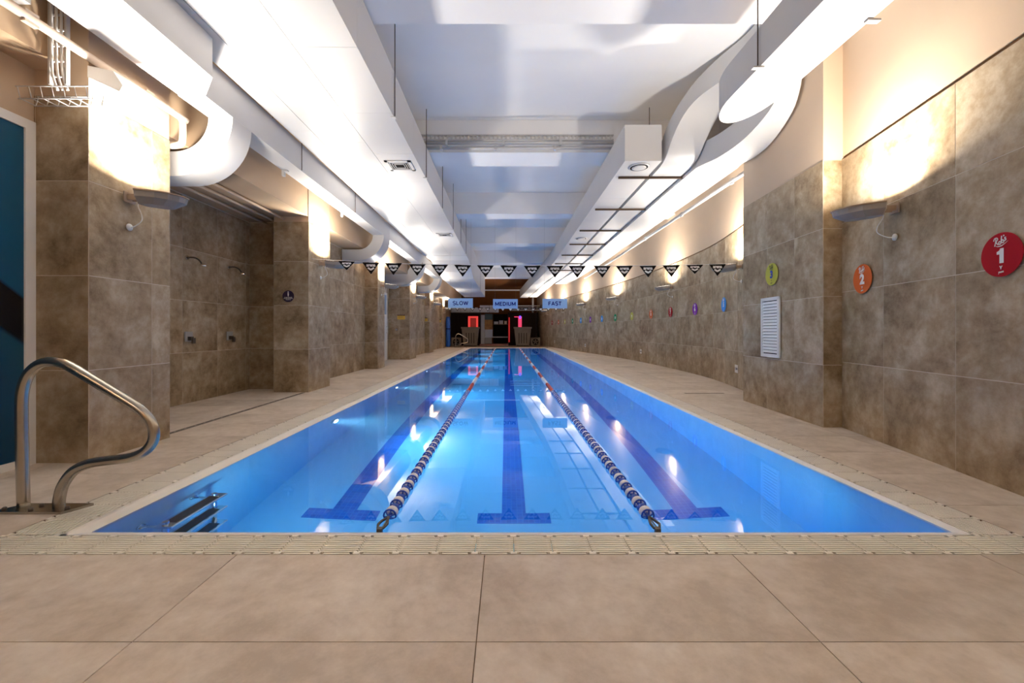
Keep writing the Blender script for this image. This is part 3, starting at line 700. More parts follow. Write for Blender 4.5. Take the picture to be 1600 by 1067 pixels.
obj('front_glass', MB().extr([(-3.41, 3.159), (-3.19, 3.058), (-3.193, 3.051), (-3.413, 3.152)], 'y', 3.48, 3.74), mat('floodlight_glass', (0.85, 0.88, 0.86), 0.2), fl_)

# ------------------------------------------------------------------ wall uplights
def make_uplight():
    """built against a wall at x=0, reaching out along +x; lens on top"""
    t = thing('wall_uplight', '', 'wall lamp', (0, 0, 0), 0, 'grey uplights on arms along the walls')
    pf = [(0.10, -0.06), (0.14, -0.115), (0.34, -0.135), (0.44, -0.105), (0.50, -0.05), (0.515, 0.0), (0.50, 0.05), (0.44, 0.105), (0.34, 0.135), (0.14, 0.115), (0.10, 0.06)]
    mb = MB(); n = len(pf)
    v = [(x, y, 0.035) for x, y in pf]+[(0.12+(x-0.12)*0.97, y*0.95, -0.012) for x, y in pf]+[(0.15+(x-0.15)*0.72, y*0.6, -0.066) for x, y in pf]
    fs = [tuple(range(n))]+[(i, (i+1) % n, n+(i+1) % n, n+i) for i in range(n)]+[(n+i, n+(i+1) % n, 2*n+(i+1) % n, 2*n+i) for i in range(n)]+[tuple(range(2*n, 3*n))[::-1]]
    tilt = lambda m_: setattr(m_, 'v', [(x, y, z-0.11*(x-0.10)) for x, y, z in m_.v]) or m_
    mb.add(v, fs); obj('lamp_head', tilt(mb), M_LAMPGREY, t)
    obj('rim', tilt(MB().prism([(0.12+(x-0.12)*1.02, y*1.05) for x, y in pf], 0.036, 0.048)), M_LAMPRIM, t)
    obj('lens', tilt(MB().prism([(0.17+(x-0.17)*0.88, y*0.82) for x, y in pf], 0.046, 0.052)), M_LAMPLENS, t)
    obj('arm', MB().box(0.0, 0.14, -0.035, -0.022, -0.03, 0.02).box(0.0, 0.14, 0.022, 0.035, -0.03, 0.02).box(0.0, 0.012, -0.06, 0.06, -0.05, 0.04), M_LAMPRIM, t)
    obj('pivot_bolt', MB().lathe([(0.018, -0.045), (0.018, 0.045)], (0.12, 0, -0.005), 10, 'y'), M_DARKSTEEL, t)
    obj('power_cable', MB().tube(smooth_path([(0.10, 0, -0.03), (0.09, -0.01, -0.08), (0.13, -0.02, -0.16), (0.13, -0.02, -0.22), (0.06, -0.01, -0.265), (0.012, 0, -0.27)], 5), 0.005, 6), M_WHITE, t)
    obj('cable_socket', MB().lathe([(0.032, 0.0), (0.032, 0.008), (0.012, 0.02)], (0, 0, -0.27), 14, 'x'), M_WHITE, t)
    ld = bpy.data.lights.new('uplight_lamp', 'AREA'); ld.energy = LAMP_W; ld.color = LAMP_COL; ld.shape = 'RECTANGLE'; ld.size = 0.26; ld.size_y = 0.16; ld.spread = math.radians(165)
    l = bpy.data.objects.new('lamp', ld); COL.objects.link(l); l.parent = t; l.location = (0.31, 0, 0.052); l.rotation_euler = (PI, math.radians(6.3), 0)
    return t
UP = [(-3.42, 3.83, 2.30, 0, 'grey wall uplight on the first left tiled pillar by the handrail'),
      (-3.495, 7.95, 2.36, 0, 'grey wall uplight on the left pillar past the shower alcove'),
      (-3.665, 12.4, 2.42, 0, 'grey wall uplight on the left pillar before the glass door'),
      (-3.665, 16.7, 2.45, 0, 'grey wall uplight on the left pillar just beyond the glass door'),
      (-3.775, 21.4, 2.48, 0, 'small distant uplight on the second left pillar beyond the glass door'),
      (-3.965, 26.8, 2.5, 0, 'small distant uplight on the last left pillar before the far end'),
      (-3.86, -1.4, 2.95, 0, 'grey wall uplight on the left wall behind the viewpoint')]
UR = [(7.75, 2.27, 'grey wall uplight on the right wall just past the louvred pillar'), (12.15, 2.34, 'grey wall uplight above the red sticker on the right wall'),
      (17.2, 2.42, 'small uplight above the green sticker on the right wall'), (21.4, 2.45, 'small distant uplight on the right wall, fourth past the pillar'),
      (25.4, 2.48, 'small distant uplight on the right wall, fifth past the pillar'), (29.2, 2.48, 'small distant uplight on the right wall beside the far booth')]
u0 = make_uplight(); first = True
def place_up(x, y, z, rz, lab):
    global first
    o = u0 if first else copy_tree(u0); first = False
    o.location = (x, y, z); o.rotation_euler = (0, 0, rz); o['label'] = lab
for x, y, z, r, lab in UP: place_up(x, y, z, r, lab)
aw = math.atan2(0.196, 1.0)
place_up(xw_near(3.92)-0.014, 3.92, 2.23, PI-aw, 'big grey wall uplight above the orange sticker at near right')
place_up(xw_near(-0.7)-0.014, -0.7, 2.23, PI-aw, 'grey wall uplight on the right wall behind the viewpoint')
for y, z, lab in UR:
    x, a = wall_x(y); place_up(x-0.014, y, z, PI-a, lab)

# ------------------------------------------------------------------ lane signs and buntings
def strokes(lines, w, m, name):
    mb = MB()
    for j, P in enumerate(lines):
        y0 = -0.001-0.0004*j
        S = [Vector((q.x, q.y)) for q in smooth_path([(a, b, 0) for a, b in P], 4)] if len(P) > 2 else [Vector(p) for p in P]
        up, dn = [], []
        for i, q in enumerate(S):
            d = S[min(i+1, len(S)-1)]-S[max(i-1, 0)]; d.normalize(); nn = Vector((-d.y, d.x))*w/2
            up.append(q+nn); dn.append(q-nn)
        v = [(q.x, y0, q.y) for q in up]+[(q.x, y0, q.y) for q in dn]+[(q.x, 0, q.y) for q in up]+[(q.x, 0, q.y) for q in dn]; k = len(S)
        mb.add(v, [(i, i+1, k+i+1, k+i) for i in range(k-1)]+[(2*k+i, 3*k+i, 3*k+i+1, 2*k+i+1) for i in range(k-1)]+[(i, 2*k+i, 2*k+i+1, i+1) for i in range(k-1)]+[(k+i, k+i+1, 3*k+i+1, 3*k+i) for i in range(k-1)])
    return mb.mesh(name, m)
def glyph_word(word, cap, total, w):
    """sans capitals from strokes; widths as shares of the cap height"""
    arc = lambda cx, cz, rx, rz, a0, a1, n=10: [(cx+rx*math.cos(math.radians(a0+(a1-a0)*k/n)), cz+rz*math.sin(math.radians(a0+(a1-a0)*k/n))) for k in range(n+1)]
    G = {'S': (0.62, [arc(0.31, 0.75, 0.28, 0.25, 30, 270)[:]+arc(0.31, 0.25, 0.28, 0.25, 90, -150)[1:]]), 'L': (0.55, [[(0.06, 1), (0.06, 0)], [(0, 0.06), (0.55, 0.06)]]),
         'O': (0.80, [arc(0.40, 0.5, 0.36, 0.46, 0, 360, 20)]), 'W': (1.05, [[(0.03, 1), (0.28, 0)], [(0.28, 0), (0.525, 0.95)], [(0.525, 0.95), (0.77, 0)], [(0.77, 0), (1.02, 1)]]),
         'M': (0.88, [[(0.07, 0), (0.07, 1)], [(0.81, 0), (0.81, 1)], [(0.07, 0.97), (0.44, 0.12)], [(0.44, 0.12), (0.81, 0.97)]]), 'E': (0.58, [[(0.07, 0), (0.07, 1)], [(0, 0.94), (0.56, 0.94)], [(0, 0.52), (0.50, 0.52)], [(0, 0.06), (0.56, 0.06)]]),
         'D': (0.72, [[(0.07, 0), (0.07, 1)], [(0.0, 0.94), (0.30, 0.94)]+arc(0.30, 0.5, 0.36, 0.44, 80, -80)+[(0.30, 0.06), (0.0, 0.06)]]), 'I': (0.16, [[(0.08, 0), (0.08, 1)]]),
         'U': (0.70, [[(0.07, 1), (0.07, 0.5)]+arc(0.35, 0.35, 0.28, 0.30, 180, 360)+[(0.63, 0.5), (0.63, 1)]]), 'F': (0.56, [[(0.07, 0), (0.07, 1)], [(0, 0.94), (0.55, 0.94)], [(0, 0.5), (0.48, 0.5)]]),
         'A': (0.78, [[(0.04, 0), (0.39, 1)], [(0.74, 0), (0.39, 1)], [(0.16, 0.30), (0.62, 0.30)]]), 'T': (0.66, [[(0.33, 0), (0.33, 1)], [(0.0, 0.94), (0.66, 0.94)]])}
    x = 0; L = []
    for ch in word:
        wd, ls = G[ch]; L += [[(x+a, b) for a, b in P] for P in ls]; x += wd+0.17
    k = total/(x-0.17)
    return [[(a*k-total/2, (b-0.5)*cap) for a, b in P] for P in L]
M_SIGN = mat('pale_blue_sign', (0.36, 0.62, 0.95), 0.5); M_NAVY = mat('navy_print', (0.010, 0.012, 0.24), 0.6, spec=0.1)
for word, xc, zc in (('SLOW', -1.57, 2.045), ('MEDIUM', -0.03, 2.02), ('FAST', 1.67, 2.03)):
    ys = 14.5; w, h = 0.425, 0.165
    t = thing('lane_sign', f'pale blue hanging sign lettered {word} in navy', 'sign', (xc, ys, zc))
    obj('board', MB().box(xc-w, xc+w, ys-0.006, ys+0.006, zc-h, zc+h), M_SIGN, t)
    put('lettering', strokes(glyph_word(word, 0.125, {'SLOW': 0.52, 'MEDIUM': 0.70, 'FAST': 0.44}[word], 0.03), 0.026, M_NAVY, 'lettering'), t, (0, -0.0075, 0))
    for s in (-0.36, 0.36):
        zt_ = ZB if (-2.96 < xc+s < -1.43 or 1.9 < xc+s < 2.5) else CEIL_Z
        obj('wire', MB().tube([(xc+s, ys, zc+h), (xc+s, ys, zt_)], 0.0015, 4), M_STEEL, t)
def logo_poly():
    """three pointed leaves under the word"""
    mb = MB(); y0, y1 = -0.0015, 0.0
    mb.extr([(0.0, -0.035), (-0.022, -0.018), (-0.050, -0.008), (-0.062, -0.028), (-0.040, -0.046), (-0.018, -0.060), (0.0, -0.066), (0.018, -0.060), (0.040, -0.046), (0.062, -0.028), (0.050, -0.008), (0.022, -0.018)], 'y', y0, y1)
    return mb
LOGO = logo_poly().mesh('emblem', M_WPRINT)
t = thing('bunting', 'near string of black pennants with white lettering across the pool', 'bunting', (0, 7.6, 2.3))
pts = [(481, 404), (541.9, 407.8), (579.5, 410), (652, 412.5), (723, 413.8), (795, 414.8), (867, 415.2), (941, 415.3), (1012, 415), (1085, 413.5), (1121, 412.6), (1150, 411.5)]
sp = smooth_path([at(a, b, 7.6) for a, b in pts], 6)
obj('string', MB().tube([tuple(q) for q in sp], 0.004, 5), M_WHITE, t)
FX = [541.9, 579.5, 615, 652, 687, 723, 758.6, 795, 831.6, 867, 902, 941, 975.5, 1012.4, 1048.8, 1085.5, 1121]
PEN = MB().extr([(-0.15, 0.0), (-0.145, 0.008), (0.145, 0.008), (0.15, 0.0), (0.004, -0.205), (-0.004, -0.205)], 'y', -0.002, 0.002).mesh('pennant', M_BLACK)
PENE = MB().extr([(-0.1535, 0.006), (-0.150, 0.006), (0.0, -0.200), (0.150, 0.006), (0.1535, 0.006), (0.003, -0.2095), (-0.003, -0.2095)], 'y', -0.001, 0.001).mesh('pennant_edge', M_WPRINT)
WORD = text_mesh('arena', 0.078, M_WPRINT, 0.003, spacing=0.92)
for i, px in enumerate(FX):
    x = (px-VX)*7.6/F
    z = min(sp, key=lambda q: abs(q.x-x)).z-0.006
    p = put('pennant', PEN, t, (x, 0, z-2.3), (random.uniform(-0.08, 0.08), 0, random.uniform(-0.05, 0.05)), (1, 1, 0.78 if i in (0, 15) else 1.0))
    put('pennant_edge', PENE, p, (0, 0.002, 0)); put('lettering', WORD, p, (0, -0.004, -0.042), (PI/2, 0, 0)); put('emblem', LOGO, p, (0, -0.003, -0.072))
t = thing('bunting', 'far string of white pennants edged in black below the lane signs', 'bunting', (0, 24.8, 2.46))
st = [(-3.9, 24.8, 2.50), (-1.5, 24.8, 2.46), (0.3, 24.8, 2.43), (2.0, 24.8, 2.45), (3.5, 24.8, 2.49)]
sp = smooth_path(st, 6); obj('string', MB().tube([tuple(q) for q in sp], 0.005, 5), M_BLACK, t)
PENI = MB().extr([(-0.100, -0.028), (0.100, -0.028), (0.0, -0.165)], 'y', -0.001, 0.001).mesh('pennant_face', M_WPRINT)
for i in range(16):
    x = (702.8+11.85*i-VX)*24.8/F; z = min(sp, key=lambda q: abs(q.x-x)).z-0.008
    p = put('pennant', PEN, t, (x, 0, z-2.46)); put('pennant_face', PENI, p, (0, -0.003, 0))

# ------------------------------------------------------------------ round stickers with numbers on the right wall
RED, ORA, YEL, GRN, BLU, PUR, LIM = (0.40, 0.002, 0.012), (0.66, 0.13, 0.03), (0.50, 0.48, 0.07), (0.01, 0.30, 0.13), (0.05, 0.30, 0.75), (0.22, 0.03, 0.42), (0.55, 0.55, 0.12)
CN = {RED: 'red', ORA: 'orange', YEL: 'yellow', GRN: 'green', BLU: 'blue', PUR: 'purple', LIM: 'lime'}
M_BLUEPRINT = mat('blue_print', (0.02, 0.06, 0.42), 0.5); M_OLIVE = mat('olive_print', (0.10, 0.11, 0.02), 0.5)
def swoosh():
    mb = MB(); P = [(-0.05, -0.002), (-0.03, -0.012), (0.0, -0.012), (0.03, 0.0), (0.065, 0.022)]
    S = [(q.x, q.y) for q in smooth_path([(a, b, 0) for a, b in P], 4)]; n = len(S)
    up = [(x, z+0.007*math.sin(PI*min(1, (i+1)/n))) for i, (x, z) in enumerate(S)]
    mb.extr(S+up[::-1], 'y', -0.001, 0.0); return mb
SWM = {}
def ring_pts(cx, cz, r): return [(cx+r*math.cos(a), cz+1.2*r*math.sin(a)) for a in [2*PI*k/8+0.6 for k in range(9)]]
SCRIPT = [[(-0.058, -0.004), (-0.046, 0.026), (-0.040, 0.056)], [(-0.062, 0.040), (-0.050, 0.060), (-0.030, 0.060), (-0.024, 0.046), (-0.036, 0.034), (-0.048, 0.031)], [(-0.042, 0.031), (-0.032, 0.010), (-0.020, 0.002)], ring_pts(-0.008, 0.013, 0.010), [(0.016, 0.066), (0.009, 0.034), (0.012, 0.008)], ring_pts(0.020, 0.019, 0.010), [(0.036, 0.068), (0.033, 0.056)], [(0.052, 0.046), (0.041, 0.040), (0.050, 0.028), (0.038, 0.018)]]
ONE = [(-0.030, 0.030), (-0.030, 0.012), (-0.010, 0.012), (-0.010, -0.050), (0.020, -0.050), (0.020, 0.052), (-0.004, 0.052), (-0.012, 0.038)]
def sticker(c, theta, num, col, label, detail=True):
    name = CN[col]; m = mat('sticker_'+name, col, 0.5, spec=0.15)
    t = thing('number_sticker', label, 'sticker', c, theta, 'round numbered stickers along the right wall')
    me = MB().lathe([(0.152, -0.0025), (0.152, 0.0)], (0, 0, 0), 40, 'y', False).mesh('disc', m)
    put('disc', me, t)
    wp = M_OLIVE if col == YEL else M_WPRINT
    if num == '1': put('numeral', MB().extr(ONE, 'y', -0.001, 0).mesh('numeral', wp), t, (0, -0.004, -0.008))
    else: put('numeral', text_mesh(num, 0.135, M_BLUEPRINT if col == YEL else M_WPRINT, 0.0075), t, (0, -0.0045, -0.008), (PI/2, 0, 0))
    if detail:
        k = wp.name
        if ('s', k) not in SWM: SWM[('s', k)] = strokes(SCRIPT, 0.0075, wp, 'logo')
        put('logo', SWM[('s', k)], t, (0.0, -0.004, 0.072), (0, -0.10, 0), (0.8, 1, 0.85))
        if k not in SWM: SWM[k] = swoosh().mesh('logo_stroke', wp)
        put('logo_stroke', SWM[k], t, (0, -0.004, 0.068), (0, 0, 0), (0.8, 1, 0.9))
        if ('v', k) not in SWM: SWM[('v', k)] = MB().extr([(-0.014, 0.012), (-0.006, 0.012), (0, 0.002), (0.006, 0.012), (0.014, 0.012), (0.003, -0.010), (0.003, -0.018), (-0.003, -0.018), (-0.003, -0.010)], 'y', -0.001, 0).mesh('mark', wp)
        put('mark', SWM[('v', k)], t, (0, -0.004, -0.086), (0, 0, 0), (0.8, 1, 0.8))
        put('small_word', text_mesh('yum', 0.030, wp, 0.0008, 0.15), t, (0, -0.0045, -0.118), (PI/2, -0.1, 0), (0.75, 0.75, 1))
    return t
def face_theta(nx, ny): return math.atan2(nx, -ny)
tn = face_theta(-math.cos(aw), math.sin(aw))
def near_pt(y, z, off=0.0145): return (xw_near(y)-off*math.cos(aw), y+off*math.sin(aw), z)
sticker(near_pt(2.905, 1.615), tn, '1', RED, 'large red round sticker numbered 1 on the near right wall')
sticker(near_pt(4.385, 1.63), tn, '2', ORA, 'orange round sticker numbered 2 below the near right uplight')
ap = math.atan2(0.131, 1.838); tp_ = face_theta(-math.cos(ap), math.sin(ap))
def pil_pt(y, z, off=0.0145): return (3.575+(y-4.766)*0.0713-off*math.cos(ap), y+off*math.sin(ap), z)
sticker(pil_pt(5.78, 1.865), tp_, '3', YEL, 'yellow round sticker numbered 3 above the white louvre')
FAR = [(1132, '5', BLU, 'blue round sticker on the right wall under the first uplight past the pillar'), (1087, '6', PUR, 'purple round sticker between the nearer blue and red ones on right wall'), (1048.5, '7', RED, 'red round sticker below the second uplight past the pillar'),
       (1018, '8', ORA, 'orange round sticker between the red and lime ones on the right wall'), (988, '9', LIM, 'lime round sticker between the orange and green ones on the right wall'), (962, '10', GRN, 'green round sticker below the third uplight past the pillar'),
       (941, '11', BLU, 'blue round sticker just beyond the green one on the right wall'), (923, '12', PUR, 'small purple round sticker between two blue ones far along right wall'), (908, '13', BLU, 'small blue round sticker beyond the far purple one'),
       (895, '14', GRN, 'small green round sticker, fourth from the far end of the row'), (883, '15', LIM, 'tiny lime round sticker, third from the far end of the row'), (873, '16', ORA, 'tiny orange round sticker, second from the far end of the row'), (863, '17', RED, 'tiny red round sticker at the far end of the row')]
for px, num, col, lab in FAR:
    y = wall_hit(px); x, a = wall_x(y)
    sticker((x-0.016*math.cos(a), y, 1.64), face_theta(-math.cos(a), math.sin(a)), num, col, lab, y < 14)
# depth plates
M_PLATE = mat('white_plate', (0.72, 0.72, 0.70), 0.4); M_GREYPRINT = mat('grey_print', (0.10, 0.10, 0.13), 0.5)
for px, z, lab in ((1152, 0.37, 'white depth plate low on right wall just past the louvred pillar'), (1002, 0.37, 'white depth plate low on right wall, second past the pillar'), (915, 0.36, 'small white depth plate low on right wall, third past the pillar'), (867, 0.40, 'tiny white depth plate low on right wall near the far end')):
    y = wall_hit(px); x, a = wall_x(y); th = face_theta(-math.cos(a), math.sin(a))
    t = thing('depth_plate', lab, 'plate', (x-0.014*math.cos(a), y, z), th, 'white depth plates low on the right wall')
    put('plate', MB().box(-0.085, 0.085, -0.006, 0, -0.075, 0.075).mesh('plate', M_PLATE), t)
    put('lettering', text_mesh('1.50M', 0.062, M_GREYPRINT, 0.001), t, (0, -0.0075, 0), (PI/2, 0, 0))
# louvre on the right pillar
t = thing('wall_louvre', 'white louvred vent grille set in the right tiled pillar', 'vent', pil_pt(5.80, 1.09, 0.012), tp_)
w, zb, zt = 0.225, -0.36, 0.46
fr = MB().box(-w, w, -0.022, 0, zb, zb+0.045).box(-w, w, -0.022, 0, zt-0.045, zt).box(-w, -w+0.045, -0.022, 0, zb, zt).box(w-0.045, w, -0.022, 0, zb, zt)
put('frame', fr.mesh('frame', M_WHITE), t); put('backing', MB().box(-w+0.02, w-0.02, -0.004, 0, zb+0.02, zt-0.02).mesh('backing', M_BLACK), t)
sl = MB().extr([(-0.004, 0.016), (-0.010, 0.020), (-0.022, -0.012), (-0.016, -0.016)], 'x', -w+0.043, w-0.043).mesh('slat', M_WHITE)
for k in range(17): put('slat', sl, t, (0, 0, zb+0.075+0.0418*k))

# ------------------------------------------------------------------ left wall fittings
for i, (px, pxm) in enumerate(((292, 294), (357, 358))):
    y = 4.79*F/(VX-px); x = -4.787
    t = thing('wall_shower', ('nearer' if i == 0 else 'farther')+' chrome shower head on the alcove wall', 'shower', (x, y, 2.19), 0, 'alcove shower heads')
    obj('wall_flange', MB().lathe([(0.035, 0), (0.03, 0.012)], (x, y, 2.19), 14, 'x'), M_CHROME, t)
    obj('arm', MB().tube(smooth_path([(x, y, 2.19), (x+0.10, y, 2.19), (x+0.17, y, 2.16), (x+0.22, y, 2.10)], 5), 0.012, 8), M_DARKSTEEL, t)
    hd = MB(); hd.lathe([(0.016, 0.03), (0.05, 0.0), (0.055, -0.018)], (x+0.235, y, 2.075), 16, 'z'); obj('spray_head', hd, M_CHROME, t)
    ym = 4.79*F/(VX-pxm)
    t = thing('shower_mixer', ('nearer' if i == 0 else 'farther')+' square chrome shower mixer on the alcove wall', 'mixer', (x, ym, 0.99), 0, 'alcove shower mixers')
    obj('plate', MB().box(x, x+0.012, ym-0.075, ym+0.075, 0.93, 1.08), M_LAMPGREY, t)
    obj('body', MB().box(x+0.01, x+0.06, ym-0.03, ym+0.03, 0.945, 1.005), M_DARKSTEEL, t)
    obj('lever', MB().box(x+0.055, x+0.075, ym-0.012, ym+0.05, 0.90, 0.985), M_DARKSTEEL, t)
dr_ = thing('slot_drain', 'dark steel slot drain along the shower alcove threshold', 'drain', (-3.57, 4.4, 0))
M_DRAIN = mat('drain_steel', (0.24, 0.205, 0.17), 0.6)
obj('cover', MB().box(-3.60, -3.545, 4.36, 7.45, 0.0, 0.004), M_DRAIN, dr_)
for k in range(20): obj('slot', MB().box(-3.578, -3.567, 4.42+0.15*k, 4.54+0.15*k, 0.003, 0.005), M_BLACK, dr_)
for y, x0, x1, lab in ((7.38, 3.12, 3.80, 'nearer thin slot drain in the right deck'), (12.8, 3.28, 3.9, 'farther thin slot drain in the right deck')):
    t = thing('slot_drain', lab, 'drain', (x0, y, 0)); obj('cover', MB().box(x0, x1, y-0.03, y+0.03, 0.0, 0.003), M_DRAIN, t)
# round pictogram sign on the pillar after the showers
t = thing('round_sign', 'dark purple round sign with a white figure on the pillar past the showers', 'sign', (-3.86, 7.482, 1.705))
put('disc', MB().lathe([(0.102, -0.003), (0.102, 0)], (0, 0, 0), 36, 'y', False).mesh('disc', mat('dark_purple_sign', (0.022, 0.008, 0.04), 0.4)), t)
fg = MB().lathe([(0.012, -0.0042), (0.012, -0.003)], (0, 0, 0.072), 12, 'y', False); fg.extr([(-0.013, 0.055), (0.013, 0.055), (0.010, 0.015), (0.004, -0.008), (-0.004, -0.008), (-0.010, 0.015)], 'y', -0.0042, -0.003)
put('figure', fg.mesh('figure', M_WPRINT), t)
for k, (s, z) in enumerate((('PLEASE SHOWER', -0.022), ('BEFORE ENTERING', -0.042), ('THE POOL', -0.064))):
    put('lettering', text_mesh(s, 0.019, M_WPRINT, 0.0004), t, (0, -0.0042, z), (PI/2, 0, 0))
# yellow warning plates on the farther pillars
M_YPL = mat('yellow_plate', (0.75, 0.46, 0.06), 0.5)
for px, y, z, lab in ((627, 16.1, 1.62, 'yellow warning plate with dark header on pillar beside glass door'), (663.5, 20.85, 1.66, 'yellow warning plate with dark header on the second pillar past the door'), (685.5, 26.3, 1.72, 'yellow warning plate with dark header on the last left pillar')):
    x = (px-VX)*y/F
    t = thing('warning_plate', lab, 'sign', (x, y-0.016, z), 0, 'yellow warning plates on the left pillars')
    put('plate', MB().box(-0.145, 0.145, -0.004, 0, -0.095, 0.075).mesh('plate', M_YPL), t)
    put('header', MB().box(-0.145, 0.145, -0.006, 0, 0.05, 0.085).mesh('header', mat('dark_red_header', (0.06, 0.015, 0.008), 0.5)), t)
    for k in range(3): put('text_line', MB().box(-0.11, 0.11-0.04*(k % 2), -0.0055, -0.004, 0.018-0.032*k, 0.026-0.032*k).mesh('text_line', mat('plate_print', (0.22, 0.12, 0.02), 0.5)), t)
t = thing('door_stop_knob', 'round steel knob on the pillar beside the glass door', 'knob', (-4.17, 16.08, 1.14))
obj('knob', MB().lathe([(0.045, -0.06), (0.05, -0.03), (0.02, -0.02), (0.02, 0.0)], (-4.17, 16.083, 1.14), 14, 'y'), M_STEEL, t)

# ------------------------------------------------------------------ the far end
M_BOOTH = mat('dark_booth_panel', (0.012, 0.006, 0.004), 0.6, spec=0.08); M_TUB = mat('grey_brown_tub', (0.17, 0.135, 0.10), 0.6, vary=0.1, scale=3)
M_NEONR = mat('red_neon', (0.9, 0.1, 0.1), 0.4, emit=(1.0, 0.06, 0.05), estr=0.5); M_NEONP = mat('pink_neon', (0.9, 0.1, 0.3), 0.4, emit=(1.0, 0.05, 0.14), estr=0.5)
M_NEONB = mat('blue_neon', (0.1, 0.1, 0.9), 0.4, emit=(0.12, 0.06, 0.9), estr=1.6); M_FAS = mat('pale_fascia', (0.52, 0.53, 0.56), 0.5)
for x0, x1, lab in ((-4.14, -1.97, 'dark panelled booth at the far left end'), (0.16, 2.33, 'dark panelled booth at the far right end')):
    t = thing('booth', lab, 'booth', ((x0+x1)/2, 32, 0))
    obj('body', MB().box(x0, x1, 31.7, 33.15, 0.0, 2.40), M_BOOTH, t)
    n = 4; wp = (x1-x0)/n
    for k in range(n): obj('front_panel', MB().box(x0+wp*k+0.01, x0+wp*(k+1)-0.01, 31.675, 31.70, 0.06, 2.34), M_BOOTH, t)
    obj('cap', MB().box(x0-0.02, x1+0.02, 31.62, 33.15, 2.40, 2.46), mat('booth_cap', (0.03, 0.015, 0.009), 0.6, spec=0.1), t)
yn = 31.60
t = thing('neon_light', 'red glowing door frame on the far left booth', 'neon light', (-2.48, yn, 1.2))
obj('glow_tube', MB().extr([(-2.85, 0.8), (-2.85, 2.19), (-2.11, 2.19), (-2.11, 0.8), (-2.25, 0.8), (-2.25, 2.06), (-2.70, 2.06), (-2.70, 0.8)], 'y', yn, yn+0.06), M_NEONR, t)
obj('inner_panel', MB().box(-2.70, -2.25, yn+0.03, yn+0.06, 0.8, 2.06), mat('dim_red_panel', (0.25, 0.02, 0.015), 0.4, emit=(0.45, 0.02, 0.015), estr=0.2), t)
t = thing('neon_light', 'pink glowing upright strip on the far right booth', 'neon light', (1.02, yn, 1.2))
obj('glow_tube', MB().box(0.90, 1.16, yn, yn+0.06, 0.8, 2.17).box(0.60, 0.90, yn, yn+0.06, 2.11, 2.17), M_NEONP, t); obj('blue_tip', MB().box(0.97, 1.10, yn-0.03, yn+0.06, 2.02, 2.22), M_NEONB, t)
t = thing('neon_light', 'thin red glowing strip at the inner edge of the far right booth', 'neon light', (0.23, yn, 1.2))
obj('glow_tube', MB().box(0.17, 0.27, yn, yn+0.05, 0.25, 2.1), mat('dim_red_neon', (0.5, 0.03, 0.03), 0.4, emit=(0.6, 0.02, 0.02), estr=0.35), t)
def tub(xc, lab):
    t = thing('tapered_tub', lab, 'tub', (xc, 30.5, 0.0), 0, 'big tapered tubs at the far end')
    b, tp, z1 = 0.47, 0.60, 1.28
    v = [(xc+s*w, 30.5+q*w*0.72, z) for z, w in ((0.05, b), (z1, tp)) for s, q in ((-1, -1), (1, -1), (1, 1), (-1, 1))]
    obj('body', MB().add(v, [(3, 2, 1, 0), (4, 5, 6, 7), (0, 1, 5, 4), (1, 2, 6, 5), (2, 3, 7, 6), (3, 0, 4, 7)]), M_TUB, t)
    obj('rim', MB().box(xc-0.64, xc+0.64, 30.5-0.47, 30.5+0.47, z1-0.02, z1+0.09), M_TUB, t)
    obj('foot', MB().box(xc-0.44, xc+0.44, 30.2, 30.8, 0.0, 0.06), M_BLACK, t)
    for k in range(4):
        xx = xc-0.27+0.18*k
        obj('groove', MB().add([(xx-0.018, 30.5-b*0.72-0.02, 0.2), (xx+0.018, 30.5-b*0.72-0.02, 0.2), (xx+0.02, 30.5-tp*0.72*0.94-0.012, 0.95), (xx-0.02, 30.5-tp*0.72*0.94-0.012, 0.95), (xx-0.018, 30.52-b*0.72, 0.2), (xx+0.018, 30.52-b*0.72, 0.2), (xx+0.02, 30.52-tp*0.72*0.94, 0.95), (xx-0.02, 30.52-tp*0.72*0.94, 0.95)], [(0, 1, 2, 3), (4, 7, 6, 5), (0, 4, 5, 1), (1, 5, 6, 2), (2, 6, 7, 3), (3, 7, 4, 0)]), M_BLACK, t)
tub(-2.58, 'big grey brown tapered tub in front of the far left booth'); tub(1.18, 'big grey brown tapered tub in front of the far right booth')
for xc, lab in ((-3.65, 'low grey box with a round fan beside the far left tub'), (2.13, 'low grey box with a round fan beside the far right tub')):
    t = thing('fan_box', lab, 'fan box', (xc, 30.9, 0), 0, 'low fan boxes at the far end')
    obj('case', MB().box(xc-0.34, xc+0.34, 30.7, 31.1, 0, 0.60), M_TUB, t)
    obj('fan_ring', MB().tube([(xc+0.21*math.cos(a), 30.69, 0.30+0.21*math.sin(a)) for a in [2*PI*k/24 for k in range(24)]], 0.02, 6, closed=True), M_BLACK, t)
    obj('fan_face', MB().lathe([(0.20, 0), (0.20, 0.01)], (xc, 30.688, 0.30), 24, 'y'), M_BLACK, t)
    for k in range(5):
        a = 2*PI*k/5; obj('blade', MB().add([(xc, 30.68, 0.30), (xc+0.18*math.cos(a), 30.68, 0.30+0.18*math.sin(a)), (xc+0.18*math.cos(a+0.6), 30.67, 0.30+0.18*math.sin(a+0.6)), (xc, 30.675, 0.31)], [(0, 1, 2), (0, 2, 3), (0, 3, 1), (1, 3, 2)]), M_TUB, t)
tag(obj('entrance_step', MB().box(-1.95, 0.15, 31.0, 33.1, 0.0, 0.11).box(-1.95, 0.15, 30.98, 31.02, 0.09, 0.12), mat('red_brown_step', (0.36, 0.15, 0.11), 0.5)), 'low red brown step between the two far booths', 'step')
t = thing('entrance_screen', 'pale framed screen with an orange picture between the far booths', 'screen', (-1.4, 32.4, 0.12))
